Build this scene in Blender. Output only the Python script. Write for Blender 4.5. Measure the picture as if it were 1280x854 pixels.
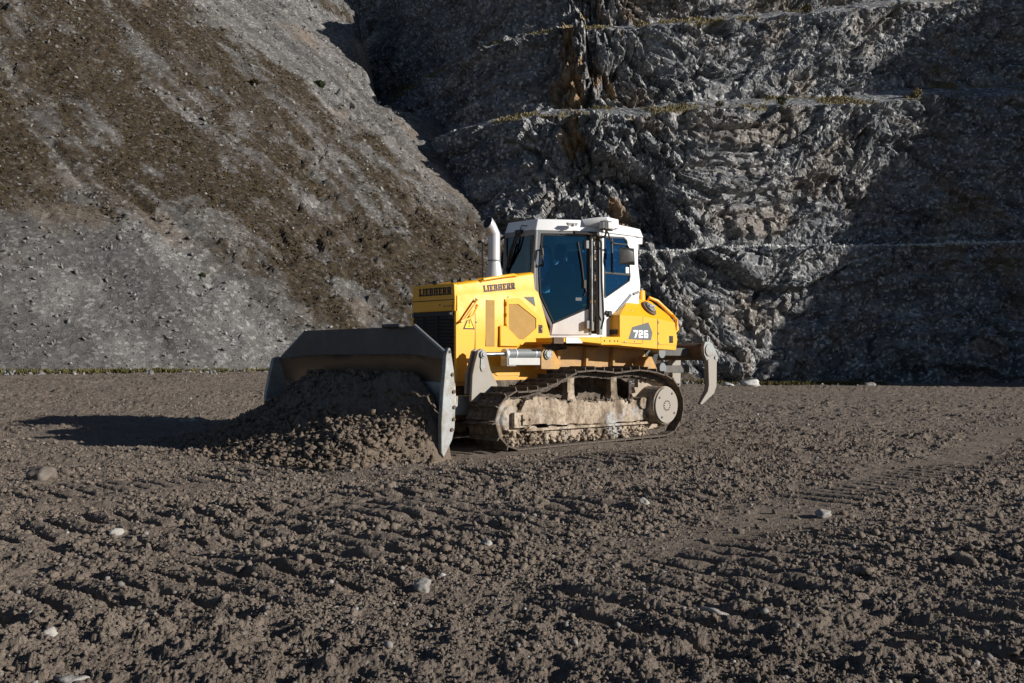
import bpy, bmesh, math, random
import numpy as np
from mathutils import Vector, Matrix
from mathutils.geometry import tessellate_polygon
for o in list(bpy.data.objects): bpy.data.objects.remove(o)
S = bpy.context.scene
COL = S.collection
R = math.radians
random.seed(7)

# ------------------------------------------------------------------ camera, light, exposure
cd = bpy.data.cameras.new('camera'); cam = bpy.data.objects.new('camera', cd); COL.objects.link(cam)
cam.location = (0, 0, 1.15); cam.rotation_euler = (R(90 + 0.976), 0, 0)
cd.sensor_width = 36; cd.lens = 36 * 1350 / 1280; cd.clip_start = .05; cd.clip_end = 2000
S.camera = cam
SUN = Vector((.905, -.290, .324)).normalized()
EL = math.asin(SUN.z); AZ = math.atan2(SUN.x, SUN.y)
w = bpy.data.worlds.new('World'); S.world = w; w.use_nodes = True
nt = w.node_tree; bg = nt.nodes['Background']; sk = nt.nodes.new('ShaderNodeTexSky')
sk.sky_type = 'NISHITA'; sk.sun_disc = False; sk.air_density = .65; sk.dust_density = .15; sk.sun_elevation = EL; sk.sun_rotation = AZ
nt.links.new(sk.outputs[0], bg.inputs[0]); bg.inputs[1].default_value = .05
sl = bpy.data.lights.new('sun', 'SUN'); so = bpy.data.objects.new('sun', sl); COL.objects.link(so)
sl.energy = 5.0; sl.angle = R(.5); sl.color = (1, .94, .85)
so.rotation_euler = (-SUN).to_track_quat('-Z', 'Y').to_euler()
S.view_settings.view_transform = 'Standard'; S.view_settings.look = 'None'
S.view_settings.exposure = 0.35; S.view_settings.gamma = 1

# ------------------------------------------------------------------ numpy noise
def _h(ix, iy, iz, k):
    n = (ix.astype(np.uint32) * np.uint32(374761393) + iy.astype(np.uint32) * np.uint32(668265263)
         + iz.astype(np.uint32) * np.uint32(2147483647 - 58) + np.uint32((k * 974634777) & 0xffffffff))
    n = (n ^ (n >> np.uint32(13))) * np.uint32(1274126177)
    n = (n ^ (n >> np.uint32(16))) * np.uint32(2246822519)
    n = n ^ (n >> np.uint32(15))
    return n.astype(np.float32) / np.float32(4294967295)
def vn(x, y, z=None, k=0):
    """value noise -1..1"""
    if z is None: z = np.zeros_like(x)
    x0, y0, z0 = np.floor(x), np.floor(y), np.floor(z)
    fx, fy, fz = x - x0, y - y0, z - z0
    fx, fy, fz = [f * f * f * (f * (f * 6 - 15) + 10) for f in (fx, fy, fz)]
    x0, y0, z0 = [a.astype(np.int64) for a in (x0, y0, z0)]
    r = 0
    zs = (0, 1) if np.any(fz) else (0,)
    for dz in zs:
        wz = fz if dz else 1 - fz
        for dy in (0, 1):
            wy = fy if dy else 1 - fy
            for dx in (0, 1):
                wx = fx if dx else 1 - fx
                r = r + wx * wy * wz * _h(x0 + dx, y0 + dy, z0 + dz, k)
    return r * 2 - 1
def fbm(x, y, z=None, o=5, k=0, g=.5, ridged=False):
    r = 0; a = 1.0; t = 0
    c, s = math.cos(.6), math.sin(.6)
    for i in range(o):
        n = vn(x, y, z, k + i)
        r = r + a * ((1 - 2 * np.abs(n)) if ridged else n); t += a; a *= g
        x, y = (c * x - s * y) * 2.03 + 11.3, (s * x + c * y) * 2.03 - 7.1
        if z is not None: z = z * 2.03 + 3.7
    return r / t
def facets(x, y, z, k=0, tilt=1.0, crack=0):
    """broken-rock relief: in every Voronoi cell a plane of its own tilt"""
    ix, iy, iz = [np.floor(a).astype(np.int64) for a in (x, y, z)]
    best = np.full(x.shape, 9., np.float32); sec = best.copy(); out = np.zeros(x.shape, np.float32)
    for dx in (-1, 0, 1):
        for dy in (-1, 0, 1):
            for dz in (-1, 0, 1):
                jx, jy, jz = ix + dx, iy + dy, iz + dz
                ex = x - (jx + _h(jx, jy, jz, k)); ey = y - (jy + _h(jx, jy, jz, k + 1)); ez = z - (jz + _h(jx, jy, jz, k + 2))
                d = ex * ex + ey * ey + ez * ez
                m = d < best; sec = np.where(m, best, np.minimum(sec, d))
                v = tilt * (ex * (_h(jx, jy, jz, k + 3) - .5) + ey * (_h(jx, jy, jz, k + 4) - .5) + ez * (_h(jx, jy, jz, k + 5) - .5)) + .5 * (_h(jx, jy, jz, k + 6) - .5)
                out = np.where(m, v, out); best = np.where(m, d, best)
    if crack: out = out - crack * np.exp(-(np.sqrt(sec) - np.sqrt(best)) / .07)
    return out
def sst(a, b, x):
    t = np.clip((x - a) / (b - a), 0, 1); return t * t * (3 - 2 * t)

# ------------------------------------------------------------------ materials
def new_mat(name):
    m = bpy.data.materials.new(name); m.use_nodes = True
    return m, m.node_tree, m.node_tree.nodes['Principled BSDF']
def N(t, kind, **kw):
    n = t.nodes.new('ShaderNode' + kind)
    for k, v in kw.items():
        if k in n.inputs: n.inputs[k].default_value = v
        else: setattr(n, k, v)
    return n
def ramp(t, fac, stops):
    n = t.nodes.new('ShaderNodeValToRGB'); e = n.color_ramp.elements
    while len(e) < len(stops): e.new(.5)
    for i, (p, c) in enumerate(stops): e[i].position = p; e[i].color = (*c, 1) if len(c) == 3 else c
    t.links.new(fac, n.inputs[0]); return n.outputs[0]
def mix(t, fac, a, b, mode='MIX'):
    n = t.nodes.new('ShaderNodeMix'); n.data_type = 'RGBA'; n.blend_type = mode
    for sock, v in ((n.inputs[0], fac), (n.inputs[6], a), (n.inputs[7], b)):
        if hasattr(v, 'is_output'): t.links.new(v, sock)
        elif isinstance(v, (int, float)): sock.default_value = v
        else: sock.default_value = (*v, 1)
    return n.outputs[2]
def noise(t, scale, detail=6, rough=.55, coord='Object', stretch=None, dist=0):
    tc = t.nodes.new('ShaderNodeTexCoord'); v = tc.outputs[coord]
    if stretch:
        mp = t.nodes.new('ShaderNodeMapping'); mp.inputs['Scale'].default_value = stretch; t.links.new(v, mp.inputs[0]); v = mp.outputs[0]
    n = N(t, 'TexNoise', Scale=scale, Detail=detail, Roughness=rough, Distortion=dist); t.links.new(v, n.inputs['Vector'])
    return n.outputs[0]
def bump(t, bsdf, h, strength, dist):
    b = N(t, 'Bump', Strength=strength, Distance=dist); t.links.new(h, b.inputs['Height']); t.links.new(b.outputs[0], bsdf.inputs['Normal'])
def attr(t, name):
    a = t.nodes.new('ShaderNodeAttribute'); a.attribute_name = name; return a.outputs['Fac']
DUST = (.33, .26, .19)
def paint(name, col, rough=.38, dust=.35, metal=0, scale=5, dcol=DUST, lo=.5, hi=.85, coat=.0, spec=.5, low=None):
    """painted or bare metal with dust lying in cloudy patches and fine scuffs"""
    m, t, b = new_mat(name)
    n1 = noise(t, scale, 8, .65); n2 = noise(t, scale * 9, 4, .6)
    f = ramp(t, n1, [(lo, (0, 0, 0)), (hi, (1, 1, 1))])
    mm = N(t, 'Math', operation='MULTIPLY'); t.links.new(f, mm.inputs[0]); mm.inputs[1].default_value = dust
    c = mix(t, mm.outputs[0], col, dcol)
    c2 = mix(t, ramp(t, n2, [(.45, (0, 0, 0)), (.75, (.22, .22, .22))]), c, tuple(x * .72 for x in col))
    if low:
        tc = t.nodes.new('ShaderNodeTexCoord'); sx = t.nodes.new('ShaderNodeSeparateXYZ'); t.links.new(tc.outputs['Object'], sx.inputs[0])
        n4 = noise(t, 7, 9, .7, stretch=(1, 1, .5)); a4 = N(t, 'Math', operation='MULTIPLY_ADD'); t.links.new(n4, a4.inputs[0]); a4.inputs[1].default_value = -1.5; t.links.new(sx.outputs[2], a4.inputs[2])
        mr = N(t, 'MapRange'); t.links.new(a4.outputs[0], mr.inputs[0]); mr.inputs[1].default_value = low[1] - .75; mr.inputs[2].default_value = low[0] - .75; mr.inputs[3].default_value = 0; mr.inputs[4].default_value = low[2]
        c2 = mix(t, mr.outputs[0], c2, low[3])
    t.links.new(c2, b.inputs['Base Color'])
    t.links.new(ramp(t, n1, [(.3, (rough,) * 3), (.8, (min(1, rough + .3),) * 3)]), b.inputs['Roughness'])
    b.inputs['Metallic'].default_value = metal; b.inputs['Coat Weight'].default_value = coat
    b.inputs['Specular IOR Level'].default_value = spec
    bump(t, b, n2, .04, .01)
    return m
M = {}
M['yellow'] = paint('yellow_paint', (.80, .385, .005), .34, .12, dcol=(.60, .35, .05), low=(.75, 1.35, .6, (.42, .27, .11)))
M['yellow_dusty'] = paint('dusty_yellow_paint', (.58, .29, .03), .6, .85, dcol=(.32, .22, .13), lo=.3, hi=.55)
M['white'] = paint('white_paint', (.74, .75, .77), .35, .25, dcol=(.58, .53, .46), low=(1.3, 1.9, .4, (.5, .44, .36)))
M['silver'] = paint('silver_pipe', (.55, .57, .6), .35, .1, metal=.3)
M['grey'] = paint('grey_trim', (.17, .18, .195), .45, .15)
M['slate'] = paint('slate_decal', (.085, .10, .105), .45, .08)
M['black'] = paint('black_plastic', (.012, .012, .013), .5, .06)
M['rubber'] = paint('black_rubber', (.02, .02, .02), .7, .1)
M['ink'] = paint('black_lettering', (.012, .012, .014), .5, .0)
M['inkw'] = paint('white_lettering', (.8, .8, .8), .5, .0)
M['sign'] = paint('warning_yellow', (.85, .62, .01), .4, .0)
M['mesh'] = paint('tan_vent_mesh', (.34, .20, .05), .7, .5, dcol=(.42, .27, .10), lo=.45, hi=.6, scale=7)
M['chrome'] = paint('chrome_rod', (.62, .64, .68), .12, .06, metal=1)
M['cyl'] = paint('grey_cylinder', (.16, .18, .19), .4, .12)
M['dustyplate'] = paint('dusty_hub_plate', (.25, .245, .235), .55, .8, metal=.15, dcol=(.31, .265, .21), lo=.3, hi=.65, scale=7)
M['offwhite'] = paint('off_white_guard', (.46, .46, .45), .5, .5, dcol=(.40, .36, .3))
M['steel'] = paint('scuffed_pale_steel', (.27, .29, .30), .42, .8, metal=.4, dcol=(.20, .165, .13), lo=.45, hi=.68, scale=6)
M['darksteel'] = paint('dark_blade_steel', (.055, .057, .06), .5, .7, dcol=(.17, .145, .12), lo=.42, hi=.7, scale=3)
M['rust'] = paint('rusty_brown_steel', (.085, .05, .03), .75, .6, dcol=(.2, .15, .11), lo=.4, hi=.7)
M['trackd'] = paint('earth_caked_and_shaded_steel', (.045, .036, .03), .85, .9, dcol=(.17, .135, .105), lo=.38, hi=.62, scale=9)
M['link'] = paint('dusty_track_link', (.25, .205, .16), .85, .9, dcol=(.40, .33, .26), lo=.35, hi=.6, scale=12)
M['seat'] = paint('dark_seat_fabric', (.07, .074, .08), .9, .0)
M['lens'] = paint('lamp_lens', (.55, .55, .56), .15, .0)
M['mirror'] = paint('mirror_back', (.016, .016, .018), .35, .1)

def mud_mat():
    m, t, b = new_mat('dried_mud_on_steel')
    n1 = noise(t, 4, 9, .68, stretch=(1, 1, .45)); n2 = noise(t, 22, 5, .6); n3 = noise(t, 2.3, 5, .6)
    c = ramp(t, n1, [(.33, (.055, .042, .032)), (.44, (.20, .155, .115)), (.54, (.38, .31, .24)), (.70, (.52, .455, .375))])
    c = mix(t, ramp(t, n3, [(.56, (0, 0, 0)), (.66, (.75, .75, .75))]), c, (.36, .38, .39))
    c = mix(t, ramp(t, n2, [(.35, (.65, .65, .65)), (.52, (0, 0, 0))]), c, (.13, .098, .072))
    t.links.new(c, b.inputs['Base Color']); b.inputs['Roughness'].default_value = .95
    b.inputs['Specular IOR Level'].default_value = .2
    bump(t, b, n2, .6, .02); return m
M['mud'] = mud_mat()
def mold_mat():
    """moldboard: dark paint above, earth-polished brown below a ragged line (wear that stays with the plate)"""
    m, t, b = new_mat('worn_moldboard')
    tc = t.nodes.new('ShaderNodeTexCoord'); sx = t.nodes.new('ShaderNodeSeparateXYZ'); t.links.new(tc.outputs['Object'], sx.inputs[0])
    n1 = noise(t, 3, 7, .65, stretch=(1, 1, .3))
    a = N(t, 'Math', operation='MULTIPLY_ADD'); t.links.new(n1, a.inputs[0]); a.inputs[1].default_value = .28; t.links.new(sx.outputs[2], a.inputs[2])
    c = ramp(t, a.outputs[0], [(0, (.48, .39, .31)), (.98, (.54, .43, .33)), (1.0, (.36, .27, .20))])
    mr = N(t, 'MapRange'); t.links.new(a.outputs[0], mr.inputs[0]); mr.inputs[1].default_value = 1.30; mr.inputs[2].default_value = 1.40
    c2 = ramp(t, noise(t, 5, 8, .7), [(.3, (.04, .042, .046)), (.7, (.10, .098, .095))])
    t.links.new(mix(t, mr.outputs[0], c, c2), b.inputs['Base Color'])
    b.inputs['Roughness'].default_value = .36; b.inputs['Metallic'].default_value = .8
    bump(t, b, noise(t, 30, 4, .6, stretch=(1, .1, 1)), .15, .01); return m
M['mold'] = mold_mat()
def glass_mat(name, tint, gl=.10, gc=(.75, .9, 1)):
    m = bpy.data.materials.new(name); m.use_nodes = True; t = m.node_tree
    for n in list(t.nodes): t.nodes.remove(n)
    o = N(t, 'OutputMaterial'); tr = N(t, 'BsdfTransparent', Color=(*tint, 1)); g = N(t, 'BsdfGlossy', Roughness=.03, Color=(*gc, 1))
    lw = N(t, 'LayerWeight', Blend=.25); mx = N(t, 'MixShader'); ad = N(t, 'Math', operation='MULTIPLY_ADD'); ad.inputs[1].default_value = .5; ad.inputs[2].default_value = gl * .5
    t.links.new(lw.outputs['Fresnel'], ad.inputs[0]); t.links.new(ad.outputs[0], mx.inputs[0]); t.links.new(tr.outputs[0], mx.inputs[1]); t.links.new(g.outputs[0], mx.inputs[2]); t.links.new(mx.outputs[0], o.inputs[0])
    return m
M['glass'] = glass_mat('blue_tint_and_sky_glass', (.17, .38, .53), .15, (.22, .60, .95))  # blue tint, plus reflected sky blue put into the gloss colour
M['glassc'] = glass_mat('smoky_glass', (.26, .27, .25))

def soil_mat(name, cols, spec=.25, sc=1.0, speck=True):
    m, t, b = new_mat(name)
    n1 = noise(t, .55 * sc, 8, .6); n2 = noise(t, 14 * sc, 8, .7); n3 = noise(t, 70 * sc, 4, .6)
    c = ramp(t, n1, [(.3, cols[0]), (.7, cols[1])])
    c = mix(t, ramp(t, n2, [(.35, (.55, .55, .55)), (.6, (0, 0, 0))]), c, cols[2])
    if speck:
        tc = t.nodes.new('ShaderNodeTexCoord')
        v = N(t, 'TexVoronoi', Scale=26 * sc); t.links.new(tc.outputs['Object'], v.inputs['Vector'])
        sep = t.nodes.new('ShaderNodeSeparateColor'); t.links.new(v.outputs['Color'], sep.inputs[0])
        k = N(t, 'Math', operation='GREATER_THAN'); t.links.new(sep.outputs[0], k.inputs[0]); k.inputs[1].default_value = .965
        k2 = N(t, 'Math', operation='LESS_THAN'); t.links.new(v.outputs['Distance'], k2.inputs[0]); k2.inputs[1].default_value = .3
        k3 = N(t, 'Math', operation='MULTIPLY'); t.links.new(k.outputs[0], k3.inputs[0]); t.links.new(k2.outputs[0], k3.inputs[1])
        c = mix(t, k3.outputs[0], c, (.26, .245, .225))
    t.links.new(c, b.inputs['Base Color']); b.inputs['Roughness'].default_value = .85; b.inputs['Specular IOR Level'].default_value = spec
    ad = N(t, 'Math', operation='MULTIPLY_ADD'); t.links.new(n3, ad.inputs[0]); ad.inputs[1].default_value = .45; t.links.new(n2, ad.inputs[2])
    bump(t, b, ad.outputs[0], 1.0, .04 / sc); return m
M['soil'] = soil_mat('churned_soil', [(.180, .145, .118), (.242, .199, .164), (.092, .073, .058)])
M['clod'] = soil_mat('soil_clods', [(.190, .153, .125), (.25, .206, .170), (.10, .080, .064)], speck=False, sc=1.5)
M['pile'] = soil_mat('brown_heap_soil', [(.175, .135, .104), (.225, .178, .138), (.10, .078, .06)], speck=False, sc=1.5)

def attr_rock(name, rock, veg, stain, vegname='veg', bedding=None, sc=1.0, bmp=1.0, tone=False):
    """rock or scree with vegetation (attribute veg) and rusty stains (attribute stain)"""
    m, t, b = new_mat(name)
    if bedding:
        n1 = noise(t, .5 * sc, 10, .68, stretch=bedding)
    else:
        n1 = noise(t, .5 * sc, 10, .68)
    n2 = noise(t, 3.2 * sc, 9, .7); n3 = noise(t, 11 * sc, 5, .7)
    c = ramp(t, n1, [(.32, rock[0]), (.5, rock[1]), (.66, rock[2])])
    c = mix(t, ramp(t, n2, [(.36, (.6, .6, .6)), (.56, (0, 0, 0))]), c, rock[3])
    c = mix(t, ramp(t, n3, [(.62, (0, 0, 0)), (.72, (.7, .7, .7))]), c, rock[4])
    tc = t.nodes.new('ShaderNodeTexCoord'); vo = N(t, 'TexVoronoi', Scale=5.5 * sc); t.links.new(tc.outputs['Object'], vo.inputs['Vector'])
    sp = t.nodes.new('ShaderNodeSeparateColor'); t.links.new(vo.outputs['Color'], sp.inputs[0])
    c = mix(t, ramp(t, sp.outputs[0], [(.0, (.55, .55, .55)), (.45, (0, 0, 0))]), c, tuple(x * .55 for x in rock[0]))
    c = mix(t, ramp(t, sp.outputs[1], [(.82, (0, 0, 0)), (.9, (.75, .75, .75))]), c, rock[4])
    if tone: c = mix(t, .85, c, ramp(t, attr(t, 'tone'), [(.2, (.65, .65, .65)), (.5, (1, 1, 1)), (.8, (1.35, 1.35, 1.35))]), 'MULTIPLY')
    c = mix(t, attr(t, 'stain'), c, ramp(t, n2, [(.3, stain[0]), (.7, stain[1])]))
    v = mix(t, ramp(t, sp.outputs[2], [(.2, (.8, .8, .8)), (.6, (0, 0, 0))]), ramp(t, n2, [(.3, veg[0]), (.5, veg[1]), (.7, veg[2])]), tuple(x * .5 for x in veg[0]))
    v = mix(t, ramp(t, sp.outputs[1], [(.86, (0, 0, 0)), (.92, (.6, .6, .6))]), v, rock[1])
    a = attr(t, vegname)
    k = N(t, 'Math', operation='MULTIPLY_ADD'); t.links.new(n3, k.inputs[0]); k.inputs[1].default_value = .9; k.inputs[2].default_value = -.45
    k2 = N(t, 'Math', operation='ADD'); t.links.new(k.outputs[0], k2.inputs[0]); t.links.new(a, k2.inputs[1])
    c = mix(t, ramp(t, k2.outputs[0], [(.28, (0, 0, 0)), (.72, (1, 1, 1))]), c, v)
    t.links.new(c, b.inputs['Base Color']); b.inputs['Roughness'].default_value = .8; b.inputs['Specular IOR Level'].default_value = .3
    ad = N(t, 'Math', operation='MULTIPLY_ADD'); t.links.new(n3, ad.inputs[0]); ad.inputs[1].default_value = .4; t.links.new(n2, ad.inputs[2])
    bump(t, b, ad.outputs[0], bmp, .22 / sc); return m
M['slope'] = attr_rock('scree_and_heath', [(.118, .112, .11), (.162, .156, .153), (.205, .2, .197), (.088, .083, .08), (.30, .297, .29)],
                       [(.040, .028, .017), (.058, .041, .023), (.078, .060, .031)], [(.20, .13, .075), (.27, .2, .13)], sc=1.2, tone=True)
M['wall'] = attr_rock('blasted_grey_rock', [(.105, .111, .122), (.195, .202, .216), (.34, .343, .348), (.052, .055, .062), (.54, .54, .535)],
                      [(.12, .10, .055), (.19, .16, .09), (.25, .215, .13)], [(.22, .135, .065), (.31, .225, .14)], bedding=(.35, .35, 1.6), sc=1.0, bmp=.55)

# ------------------------------------------------------------------ object helpers
def link(o, parent=None):
    COL.objects.link(o)
    if parent is not None: o.parent = parent
    return o
def tag(o, label=None, cat=None, group=None, kind=None):
    if label: o['label'] = label
    if cat: o['category'] = cat
    if group: o['group'] = group
    if kind: o['kind'] = kind
    return o
def np_mesh(name, verts, faces, mat, smooth=True, attrs=None, parent=None):
    me = bpy.data.meshes.new(name)
    verts = np.asarray(verts, np.float32); faces = np.asarray(faces, np.int32)
    k = faces.shape[1]
    me.vertices.add(len(verts)); me.vertices.foreach_set('co', verts.ravel())
    me.loops.add(faces.size); me.loops.foreach_set('vertex_index', faces.ravel())
    me.polygons.add(len(faces)); me.polygons.foreach_set('loop_start', np.arange(0, faces.size, k, dtype=np.int32))
    me.polygons.foreach_set('use_smooth', np.full(len(faces), smooth))
    me.update(calc_edges=True)
    for n, v in (attrs or {}).items():
        a = me.attributes.new(n, 'FLOAT', 'POINT'); a.data.foreach_set('value', np.asarray(v, np.float32).ravel())
    me.materials.append(mat)
    return link(bpy.data.objects.new(name, me), parent)
def grid_faces(nr, nc, wrap=False):
    i = np.arange(nr - 1)[:, None]; j = np.arange(nc if wrap else nc - 1)[None, :]; j2 = (j + 1) % nc
    return np.stack([i * nc + j, i * nc + j2, (i + 1) * nc + j2, (i + 1) * nc + j], -1).reshape(-1, 4)
def ico(sub):
    bm = bmesh.new(); bmesh.ops.create_icosphere(bm, subdivisions=sub, radius=1)
    v = np.array([x.co[:] for x in bm.verts], np.float32); f = np.array([[q.index for q in p.verts] for p in bm.faces], np.int32); bm.free(); return v, f
ICO = {1: ico(1), 2: ico(2), 3: ico(3)}
def stone_shape(sub, seed, amp=.35, flat=.75, cut=5):
    v, f = ICO[sub]; r = np.random.RandomState(seed); v = v.copy()
    for _ in range(cut):
        n = r.normal(size=3); n /= np.linalg.norm(n); d = v @ n; k = r.uniform(.55, .85)
        v -= np.outer(np.clip(d - k, 0, 9), n)
    q = v * 1.7 + seed * 3.1
    v *= (1 + amp * vn(q[:, 0], q[:, 1], q[:, 2], seed))[:, None]
    if sub > 1: q = v * 5 + seed; v *= (1 + amp * .35 * vn(q[:, 0], q[:, 1], q[:, 2], seed + 9))[:, None]
    v[:, 2] *= flat
    return v.astype(np.float32), f
def scatter(shapes, pos, size, rs, sink=.25, tilt=.5, asp=.3):
    """merge many stones: pos (n,3), size (n,) radius"""
    V = []; F = []; off = 0
    n = len(pos); pick = rs.randint(len(shapes), size=n)
    for s, (v, f) in enumerate(shapes):
        idx = np.where(pick == s)[0]
        if not len(idx): continue
        m = len(idx); a = rs.uniform(0, 6.283, m); b = rs.normal(0, tilt, m)
        ca, sa, cb, sb = np.cos(a), np.sin(a), np.cos(b), np.sin(b)
        sc = size[idx][:, None] * (1 + asp * rs.uniform(-1, 1, (m, 3)))
        p = v[None] * sc[:, None, :]
        x, y, z = p[..., 0], p[..., 1], p[..., 2]
        y, z = y * cb[:, None] - z * sb[:, None], y * sb[:, None] + z * cb[:, None]
        x, y = x * ca[:, None] - y * sa[:, None], x * sa[:, None] + y * ca[:, None]
        q = np.stack([x, y, z], -1) + pos[idx][:, None, :]
        q[..., 2] += (size[idx] * (.75 - 2 * sink) * .75)[:, None]
        V.append(q.reshape(-1, 3)); F.append((f[None] + (np.arange(m) * len(v))[:, None, None]).reshape(-1, 3) + off); off += m * len(v)
    return np.concatenate(V), np.concatenate(F)

class MB:
    def __init__(s): s.bm = bmesh.new()
    def _xf(s, vs, mat):
        bmesh.ops.transform(s.bm, matrix=mat, verts=vs); return s
    def box(s, c, d, rot=None):
        r = bmesh.ops.create_cube(s.bm, size=1)
        m = Matrix.Translation(c) @ (rot.to_4x4() if rot is not None else Matrix()) @ Matrix.Diagonal((*d, 1))
        return s._xf(r['verts'], m)
    def cyl(s, p0, p1, r0, r1=None, seg=20):
        p0, p1 = Vector(p0), Vector(p1); d = p1 - p0
        r = bmesh.ops.create_cone(s.bm, cap_ends=True, segments=seg, radius1=r0, radius2=r0 if r1 is None else r1, depth=d.length)
        return s._xf(r['verts'], Matrix.Translation((p0 + p1) / 2) @ d.to_track_quat('Z', 'Y').to_matrix().to_4x4())
    def tube(s, pts, r, seg=8):
        pts = [Vector(p) for p in pts]; rings = []
        up = Vector((.13, .21, .97))
        for i, p in enumerate(pts):
            d = (pts[min(i + 1, len(pts) - 1)] - pts[max(i - 1, 0)]).normalized()
            a = d.cross(up)
            if a.length < .1: a = d.cross(Vector((1, 0, 0)))
            a.normalize(); b = d.cross(a)
            rings.append([s.bm.verts.new(p + r * (a * math.cos(k * 6.28318 / seg) + b * math.sin(k * 6.28318 / seg))) for k in range(seg)])
        for A, B in zip(rings, rings[1:]):
            for k in range(seg): s.bm.faces.new((A[k], A[(k + 1) % seg], B[(k + 1) % seg], B[k]))
        s.bm.faces.new(rings[0]); s.bm.faces.new(rings[-1]); return s
    def prism(s, pts, ax, lo, hi):
        f = {'y': lambda p, t: (p[0], t, p[1]), 'x': lambda p, t: (t, p[0], p[1]), 'z': lambda p, t: (p[0], p[1], t)}[ax]
        A = [s.bm.verts.new(f(p, lo)) for p in pts]; B = [s.bm.verts.new(f(p, hi)) for p in pts]; n = len(pts)
        s.bm.faces.new(A); s.bm.faces.new(B)
        for i in range(n): s.bm.faces.new((A[i], A[(i + 1) % n], B[(i + 1) % n], B[i]))
        return s
    def loft(s, secs, cap=True):
        rs = [[s.bm.verts.new(p) for p in q] for q in secs]; n = len(rs[0])
        for A, B in zip(rs, rs[1:]):
            for i in range(n): s.bm.faces.new((A[i], A[(i + 1) % n], B[(i + 1) % n], B[i]))
        if cap: s.bm.faces.new(rs[0]); s.bm.faces.new(rs[-1])
        return s
    def hull(s, pts):
        vs = [s.bm.verts.new(p) for p in pts]; r = bmesh.ops.convex_hull(s.bm, input=vs)
        bmesh.ops.delete(s.bm, geom=[g for g in r['geom_interior'] if isinstance(g, bmesh.types.BMVert)], context='VERTS')
        return s
    def plate(s, fr, outer, holes=(), t=.02, off=0.0):
        """flat plate in frame fr=(o,u,v,n), thickness t behind off"""
        o, u, v, n = [Vector(a) for a in fr]
        loops = [list(outer)] + [list(h) for h in holes]
        tris = tessellate_polygon([[Vector((p[0], p[1], 0)) for p in l] for l in loops])
        flat = [p for l in loops for p in l]
        A = [s.bm.verts.new(o + u * p[0] + v * p[1] + n * off) for p in flat]
        B = [s.bm.verts.new(o + u * p[0] + v * p[1] + n * (off - t)) for p in flat]
        for a, b, c in tris: s.bm.faces.new((A[a], A[b], A[c])); s.bm.faces.new((B[c], B[b], B[a]))
        k = 0
        for l in loops:
            m = len(l)
            for i in range(m): s.bm.faces.new((A[k + i], A[k + (i + 1) % m], B[k + (i + 1) % m], B[k + i]))
            k += m
        return s
    def rough(s, cuts, amp, sc, k=0):
        bmesh.ops.triangulate(s.bm, faces=s.bm.faces[:])
        for _ in range(cuts): bmesh.ops.subdivide_edges(s.bm, edges=[e for e in s.bm.edges if e.calc_length() > .05], cuts=1, use_grid_fill=True); bmesh.ops.triangulate(s.bm, faces=s.bm.faces[:])
        s.bm.normal_update(); s.bm.verts.ensure_lookup_table()
        P = np.array([v.co[:] for v in s.bm.verts]) * sc; d = fbm(P[:, 0], P[:, 1], P[:, 2], o=4, k=k)
        for v, q in zip(s.bm.verts, d): v.co += v.normal * float(q) * amp
        return s
    def build(s, name, mat, parent=None, bevel=.006, angle=35, seg=2):
        bmesh.ops.recalc_face_normals(s.bm, faces=s.bm.faces[:])
        me = bpy.data.meshes.new(name); s.bm.to_mesh(me); s.bm.free()
        me.materials.append(mat if not isinstance(mat, str) else M[mat])
        me.shade_smooth() if hasattr(me, 'shade_smooth') else None
        me.polygons.foreach_set('use_smooth', [True] * len(me.polygons))
        me.set_sharp_from_angle(angle=R(angle))
        o = link(bpy.data.objects.new(name, me), parent)
        if bevel:
            b = o.modifiers.new('bevel', 'BEVEL'); b.width = bevel; b.segments = seg; b.limit_method = 'ANGLE'; b.angle_limit = R(32)
        return o

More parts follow.
